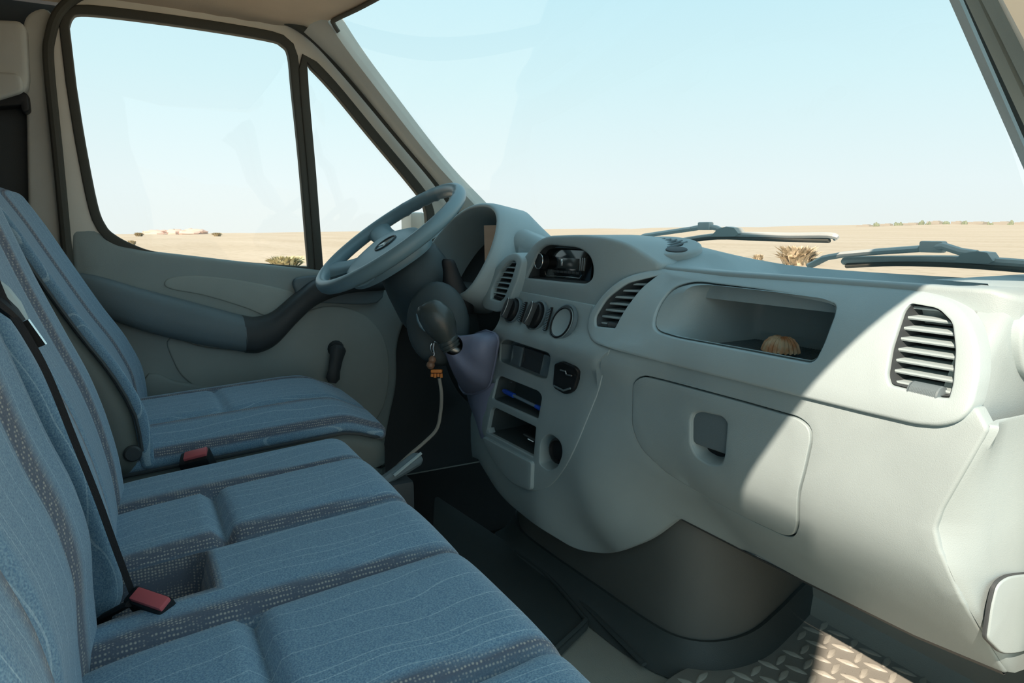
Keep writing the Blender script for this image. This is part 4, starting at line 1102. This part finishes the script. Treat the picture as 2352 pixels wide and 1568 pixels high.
MB().tube([a, b], .0035, 6).build('release_rod', M['trim'], hb)
MB().box(tuple(un(880, 1105, 0, -.14) + np.array([0, -.03, -.06])), (.03, .09, .06), None, .01).build('lever_base', M['dark'], hb)

# ================================================================== BELTS
b1 = thing('belt_buckle', 'black belt buckle with red button in the bench seat notch', 'belt buckle', (.36, -.05, .3))
p0, p1 = un(306, 1360, 2, .412), un(384, 1391, 2, .405)
d = p1 - p0; Mb = frame((p0 + p1) / 2, d, (.35, -.35, .87)); ln = np.linalg.norm(d) / 2
MB().box((-.006, 0, -.020), (ln + .004, .0105, .018), Mb, .004).build('buckle_body', M['black'], b1)
MB().box((0, 0, .000), (ln - .001, .0075, .0035), Mb, .002).build('release_button', M['red'], b1)
MB().tube([p0 + np.array([0, .0, -.01]), p0 + np.array([-.03, -.03, -.035]), (.325, -.08, .30)], .012, 8, flat=.35).build('stem', M['strap'], b1)
b2 = thing('belt_buckle', 'black belt buckle with red button beside the driver seat', 'belt buckle', (-.15, .05, .3))
p0, p1 = un(424, 1034, 0, -.135), un(474, 1051, 0, -.135)
d = p1 - p0; Mb = frame((p0 + p1) / 2, d, (.30, -.30, .90)); ln = np.linalg.norm(d) / 2
MB().box((-.004, 0, -.026), (ln + .006, .018, .024), Mb, .005).build('buckle_body', M['black'], b2)
MB().box((0, 0, .000), (ln, .0105, .0035), Mb, .002).build('release_button', M['red'], b2)
MB().tube([(p0 + p1) / 2 + np.array([0, -.01, -.04]), (-.145, .04, .30), (-.15, .02, .18)], .014, 8, flat=.4).build('stem', M['strap'], b2)
sb = thing('seat_belt', 'black seat belt hanging between the two bench backrests', 'seat belt', (.37, -.05, .4))
def ribbon(pts, w, th, wd):
    mb = MB(); rows = []
    for i, p in enumerate(pts):
        t = pts[min(i+1, len(pts)-1)] - pts[max(i-1, 0)]; t = t / np.linalg.norm(t)
        a = np.array(wd, float); a = a - t * (a @ t); a /= np.linalg.norm(a); b = np.cross(t, a)
        rows.append([p + a*w + b*th, p - a*w + b*th, p - a*w - b*th, p + a*w - b*th])
    return mb.loft(rows, closed=True, cap0=True, cap1=True)
bp_ = [un(x, y, 0, X) for x, y, X in catmull([(-40, 560, .385), (10, 690, .385), (60, 770, .385), (110, 862, .383), (170, 1010, .378), (222, 1140, .372), (262, 1250, .368), (300, 1352, .365)], 6)]
ribbon(bp_, .020, .0032, (1, .10, .22)).build('strap', M['strap'], sb)
tg = [un(x, y, 0, .395) for x, y in ((-25, 668), (5, 695), (30, 716), (52, 738))]
MB().tube(tg, [.012, .014, .012, .008], 10, flat=.6).build('tongue_grip', M['black'], sb)
tg2 = [un(x, y, 0, .395) for x, y in ((-25, 640), (8, 668), (34, 700), (50, 736))]
MB().tube(tg2, [.005, .006, .006, .006], 8).build('tongue_guide', M['trim'], sb)
a, b = un(54, 738, 0, .395), un(95, 795, 0, .395)
ribbon([a + (b-a)*t for t in (0, .3, .6, 1)], .006, .0012, cr).build('tongue_plate', M['chrome'], sb)
pb = MB(); MB().box((.352, -.03, .255), (.045, .07, .02), None, .004).build('notch_floor', M['black'], bench)

# ================================================================== WIPERS
def wy(x, z):
    q = 1 - (x / .75) ** 2
    return .51 + .10 * q + (.60 + .05 * q) * (1.352 - z) / .67
SWN = Surf('Y', wy, (0, 1, 0), 1.15)
def wpt(x, y, off=.022): return SWN.at(*SWN.hit(x, y), off)
def wiper(label, arm, joint, neck, conn, blade, blade2):
    w = thing('windscreen_wiper', label, 'wiper', wpt(*arm[0]), 'windscreen wipers')
    MB().tube([wpt(*p) for p in arm], .0095, 8, flat=.6).build('arm', M['wiper'], w)
    c = wpt(*joint); MB().box(tuple(c), (.018, .008, .009), None, .003).build('joint', M['wiper'], w)
    MB().tube([wpt(*p) for p in neck], .006, 8).build('neck', M['wiper'], w)
    P_ = [wpt(*p) for p in conn]
    MB().loft([[p + np.array([0, s * .012, 0]) for p in P_] for s in (-1, 1)], closed=True, cap0=True, cap1=True).build('connector', M['wiper'], w, sharp=30)
    MB().tube([wpt(*p) for p in catmull(blade, 4)], .0075, 8, flat=.8).build('blade_frame', M['wiper'], w)
    MB().tube([wpt(*p, .012) for p in catmull(blade2, 4)], .0042, 8).build('blade_rubber', M['rubber'], w)
wiper('grey wiper lying across the driver half of the windscreen', [(1440, 556), (1466, 541), (1520, 533), (1575, 525)], (1604, 519), [(1575, 525), (1604, 519), (1628, 523), (1650, 533)],
      [(1624, 544), (1640, 526), (1660, 520), (1678, 523), (1688, 536), (1680, 543)], [(1500, 560), (1545, 553), (1620, 542), (1700, 539), (1800, 541), (1890, 541), (1904, 548)], [(1510, 566), (1560, 556), (1640, 546), (1740, 549), (1895, 553)])
wiper('grey wiper lying across the passenger half of the windscreen', [(1845, 610), (1880, 592), (1920, 585), (2000, 578), (2100, 571)], (2124, 567), [(2100, 571), (2124, 567), (2150, 566), (2190, 579), (2225, 584)],
      [(2180, 602), (2200, 582), (2235, 577), (2258, 580), (2272, 600), (2262, 606)], [(1926, 604), (1934, 598), (2050, 596), (2180, 597), (2300, 604), (2420, 614)], [(1935, 611), (2050, 606), (2200, 610), (2420, 626)])

# ================================================================== SMALL THINGS
# scallop shell in the tray
shm, t_, b_s = new_mat('shell_orange')
nz = t_.nodes.new('ShaderNodeTexNoise'); nz.inputs['Scale'].default_value = 60; tcn = t_.nodes.new('ShaderNodeTexCoord'); t_.links.new(tcn.outputs['Object'], nz.inputs['Vector'])
rmp = t_.nodes.new('ShaderNodeValToRGB'); t_.links.new(nz.outputs[0], rmp.inputs[0])
rmp.color_ramp.elements[0].position = .38; rmp.color_ramp.elements[0].color = (.45, .20, .08, 1); rmp.color_ramp.elements[1].position = .6; rmp.color_ramp.elements[1].color = (.55, .42, .27, 1)
t_.links.new(rmp.outputs[0], b_s.inputs['Base Color']); b_s.inputs['Roughness'].default_value = .6
sc_ = un(1776, 818, 2, .6165); rows = []
for i in range(15):
    r_ = i / 14; row = []
    for k in range(61):
        th = math.radians(-98 + 196 * k / 60); rib = .0014 * math.cos(th * 26) * r_ + .0006 * math.sin(r_ * 60)
        R = r_ * (.031 + .0015 * math.cos(th * 26)); hgt = .029 * math.sqrt(max(0, 1 - ((r_ - .25) / .77) ** 2)) if r_ > .02 else .022
        row.append(sc_ + np.array([R * math.sin(th) * .95, R * math.cos(th) * -.9 + .018, max(0, hgt + rib)]))
    rows.append(row)
o = MB().loft(rows).build('seashell', shm, sharp=80); tag(o, 'ribbed orange and cream seashell lying in the open tray', 'shell')
# blue pen
pen = thing('ballpoint_pen', 'clear ballpoint pen with blue cap in the pen tray', 'pen', S.at(*S.hit(1190, 925), .01))
pb_m = plastic('pen_blue', (.02, .10, .62), .3, .05); pc_m = plastic('pen_clear', (.20, .30, .38), .15, .02)
a, b = S.at(*S.hit(1146, 898), .012), S.at(*S.hit(1231, 940), .012)
L_ = lambda t: a + (b - a) * t
MB().tube([L_(.25), L_(.95)], .0038, 8).build('barrel', pc_m, pen)
MB().tube([L_(0), L_(.05), L_(.3)], [.004, .0058, .0056], 10).build('cap', pb_m, pen)
MB().tube([L_(.88), L_(.98), L_(1.0)], [.0046, .0052, .004], 10).build('end_plug', pb_m, pen)
lg = thing('lighter', 'small metal lighter lying in the dark cubby', 'lighter', S.at(*S.hit(1205, 1010), .03))
a, b = S.at(*S.hit(1188, 1000), .02), S.at(*S.hit(1214, 1014), .02)
MB().tube([a, b], .006, 8, flat=.6).build('body', M['dark'], lg)
MB().tube([a + (b-a)*.5 + np.array([0, -.004, -.003]), b + np.array([0, -.004, -.003])], .0045, 8, flat=.5).build('hood', M['chrome'], lg)

# ================================================================== FLOOR COVERINGS
SZ = Surf('Z', lambda x, y: .012, (0, 0, -1), .012)
cpt = panel2('carpet', [np.array(p) for p in ((-.83, -.2), (-.10, -.2), (-.10, .4), (-.33, .77), (-.33, 1.1), (-.83, 1.1))], [], SZ, M['carpet'], None, spacing=.2, lip=.003, depth=.008)
tag(cpt, 'black carpet in the driver footwell', 'carpet')
mat_o = px(SZ, fillet([(1000, 1140), (1185, 1262), (1262, 1322), (1342, 1418, 14), (1348, 1434, 14), (1300, 1480, 10), (1220, 1560), (980, 1560)], 10))
fm = panel2('floor_mat', mat_o, [], SZ, M['mat'], None, spacing=.08, lip=.004, depth=.006, off=-.003)
tag(fm, 'dark rubber floor mat in front of the bench seat', 'floor mat')
rim_ = [SZ.at(*p, -.006) for p in px(SZ, catmull([(1185, 1270), (1260, 1330), (1338, 1420), (1342, 1432), (1298, 1474), (1215, 1552)], 5))]
MB().tube(rim_, .005, 8).build('raised_edge', M['mat'], fm)
rib = [[SZ.at(*p, -.004) for p in px(SZ, catmull(l, 5))] for l in ([(1215, 1262), (1330, 1345), (1440, 1440), (1530, 1500)], [(1196, 1268), (1300, 1350), (1400, 1450), (1480, 1530)])]
for l in rib:
    o = MB().tube(l, .006, 8, flat=.6).build('mat_rib', M['mat'], fm)
tm_o = px(SZ, fillet([(1490, 1600), (1560, 1548, 20), (1650, 1510, 20), (1712, 1462, 20), (1770, 1400, 20), (1850, 1345), (2400, 1560), (2500, 1800), (1700, 1800)], 20))
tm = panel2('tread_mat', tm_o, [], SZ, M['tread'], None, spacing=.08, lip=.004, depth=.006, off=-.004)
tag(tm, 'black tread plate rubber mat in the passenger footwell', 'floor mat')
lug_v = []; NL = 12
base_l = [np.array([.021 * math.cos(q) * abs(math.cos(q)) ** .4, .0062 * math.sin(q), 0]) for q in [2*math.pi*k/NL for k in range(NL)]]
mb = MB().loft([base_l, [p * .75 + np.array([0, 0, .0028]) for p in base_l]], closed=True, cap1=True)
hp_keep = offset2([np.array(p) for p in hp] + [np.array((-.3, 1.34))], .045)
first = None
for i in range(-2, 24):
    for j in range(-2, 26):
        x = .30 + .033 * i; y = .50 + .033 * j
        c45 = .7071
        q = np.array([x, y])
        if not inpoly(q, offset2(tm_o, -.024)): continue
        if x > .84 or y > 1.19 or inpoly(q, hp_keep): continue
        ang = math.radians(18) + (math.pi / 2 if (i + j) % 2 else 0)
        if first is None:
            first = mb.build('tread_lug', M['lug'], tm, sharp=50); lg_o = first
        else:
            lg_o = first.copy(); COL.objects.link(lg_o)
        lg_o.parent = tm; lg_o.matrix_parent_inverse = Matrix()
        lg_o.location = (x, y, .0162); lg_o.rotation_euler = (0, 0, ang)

# ================================================================== OUTSIDE
# wing mirror seen through the quarter window
mr = thing('wing_mirror', 'grey wing mirror housing outside the quarter window', 'mirror', un(950, 540, 0, -1.05))
c = un(950, 525, 0, -1.06)
MB().box(tuple(c), (.05, .03, .055), Matrix.Identity(4), .015).build('mirror_housing', M['pillar'], mr)
MB().tube([c + np.array([.04, .02, -.04]), c + np.array([.18, .08, -.07])], .02, 8).build('mirror_arm', M['rubber'], mr)
rock_m = plastic('red_rock', (.60, .42, .35), .95, .5, 2, .2)
def gpt(x, dist):
    d = ray(x, 529); d = d / np.linalg.norm(d[:2]); p = CAM + d * dist
    return np.array([p[0], p[1], ground_z(p[0], p[1])])
def lump(name, x, dist, wpx, hpx, mat, label, cat, group=None, seed=0, lumps=8, spiky=.35):
    """Rough mound of rock or scrub standing on the ground."""
    rnd = random.Random(seed); c = gpt(x, dist); W_ = wpx / F_PX * dist * .9; H_ = hpx / F_PX * dist * .9; mb = MB()
    for k in range(lumps):
        u = rnd.uniform(-.5, .5); r_ = W_ * rnd.uniform(.14, .26); hh = H_ * rnd.uniform(.5, 1.0) * (1 - abs(u) * .8)
        cc = c + cr * np.array([1, 1, 0]) * u * W_ + np.array([rnd.uniform(-.2, .2) * W_, rnd.uniform(-.2, .2) * W_, -.05 * H_])
        rows = []
        for i in range(6):
            t = i / 5; rr2 = r_ * math.cos(t * math.pi / 2) ** .6
            rows.append([cc + np.array([rr2 * math.cos(q) * rnd.uniform(1 - spiky, 1 + spiky), rr2 * math.sin(q) * rnd.uniform(1 - spiky, 1 + spiky), hh * math.sin(t * math.pi / 2) * rnd.uniform(1 - spiky * .5, 1 + spiky * .3)]) for q in [2*math.pi*m_/11 for m_ in range(11)]])
        mb.loft(rows, closed=True, cap1=True)
    o = mb.build(name, mat); return tag(o, label, cat, group)
lump('rock_outcrop', 405, 420, 110, 16, rock_m, 'low reddish rock outcrop on the horizon outside the driver window', 'rock', seed=3, lumps=14, spiky=.25)
scr = plastic('dry_scrub', (.45, .38, .25), .95, .6, 12, .3); scg = plastic('green_scrub', (.46, .42, .25), .95, .6, 12, .3)
tanm = plastic('tan_scrub', (.55, .45, .31), .95, .6, 12, .25)
def scrub(x, y, wpx, hpx, mat, label, seed, group='desert scrub'):
    dist = 1.45 * F_PX / max(6, (y - 529))
    rnd = random.Random(seed); c = gpt(x, dist); W_ = wpx / F_PX * dist * .5; H_ = hpx / F_PX * dist
    mb = MB()
    for k in range(260):
        a = rnd.uniform(0, 2*math.pi); e = rnd.uniform(.15, 1.0); r0 = rnd.uniform(0, .45)
        tipp = c + np.array([W_ * e ** .5 * math.cos(a) * (.5 + .5*rnd.random()), W_ * e ** .5 * math.sin(a) * (.5 + .5*rnd.random()), H_ * (1 - .75 * e * rnd.random())])
        rt = c + np.array([W_ * r0 * math.cos(a), W_ * r0 * math.sin(a), -.02])
        wd = np.array([-math.sin(a), math.cos(a), .3]) * W_ * .05
        md = rt * .45 + tipp * .55 + np.array([0, 0, H_ * .15])
        mb.add([rt - wd, rt + wd, md + wd * 1.6, tipp, md - wd * 1.6], [(0, 1, 2, 4), (4, 2, 3)])
    o = mb.build('scrub_bush', mat, smooth=False); return tag(o, label, 'bush', group)
scrub(652, 606, 110, 24, scg, 'greenish scrub bush outside the driver window beside the window post', 1)
scrub(300, 557, 24, 10, scr, 'tiny dry scrub bush at the left of the driver window view', 2)
scrub(1835, 600, 120, 42, tanm, 'wide tan scrub bush beyond the driver side wiper tip', 4)
scrub(1745, 592, 34, 14, tanm, 'small tan scrub bush seen above the dashboard top', 5)
scrub(498, 541, 30, 8, scr, 'small dark scrub bush right of the red outcrop', 9)
scrub(318, 540, 26, 8, scr, 'small dark scrub bush left of the red outcrop', 11)
hm = plastic('white_house', (.36, .33, .28), .9, .1, 5); tg_ = plastic('far_tree', (.22, .25, .17), .95, .5, 3, .3)
rnd = random.Random(5)
for k, (x, w, h) in enumerate(((1985, 34, 6), (2035, 26, 7), (2090, 40, 6), (2145, 30, 9), (2196, 22, 8), (2240, 40, 7), (2300, 34, 8), (2345, 24, 7))):
    dist = 620; c = gpt(x, dist); W_ = w / F_PX * dist * .40; H_ = h / F_PX * dist * .30
    mb = MB(); mb.box((c[0], c[1], c[2] + H_ * .9), (W_, W_ * .5, H_), Matrix.Identity(4), .1); mb.box((c[0] + W_ * .3, c[1], c[2] + H_ * 2.0), (W_ * .4, W_ * .4, H_ * .4), Matrix.Identity(4), .1)
    o = mb.build('far_house', hm, smooth=False)
    tag(o, ['leftmost pale house on the right horizon', 'second pale house from the left on the right horizon', 'widest pale house on the horizon above the wiper arm', 'tall pale house right of the widest far house', 'narrow pale house in the middle of the far settlement', 'wide pale house right of the narrow far house', 'second pale house from the right picture edge', 'rightmost pale house cut by the right pillar'][k], 'house', 'houses on the right horizon')
for k, x in enumerate((2010, 2062, 2118, 2130, 2170, 2215, 2275, 2322)):
    lump('far_tree', x, 600, rnd.uniform(8, 16), rnd.uniform(8, 13), tg_, ['leftmost small dark tree on the right horizon', 'second small far tree from the left on the right horizon', 'left one of the two close far trees', 'right one of the two close far trees', 'far tree just right of the close tree pair', 'third small far tree from the right pillar', 'second small far tree from the right pillar', 'small far tree nearest the right pillar'][k], 'tree', 'trees on the right horizon', seed=20 + k, lumps=4)
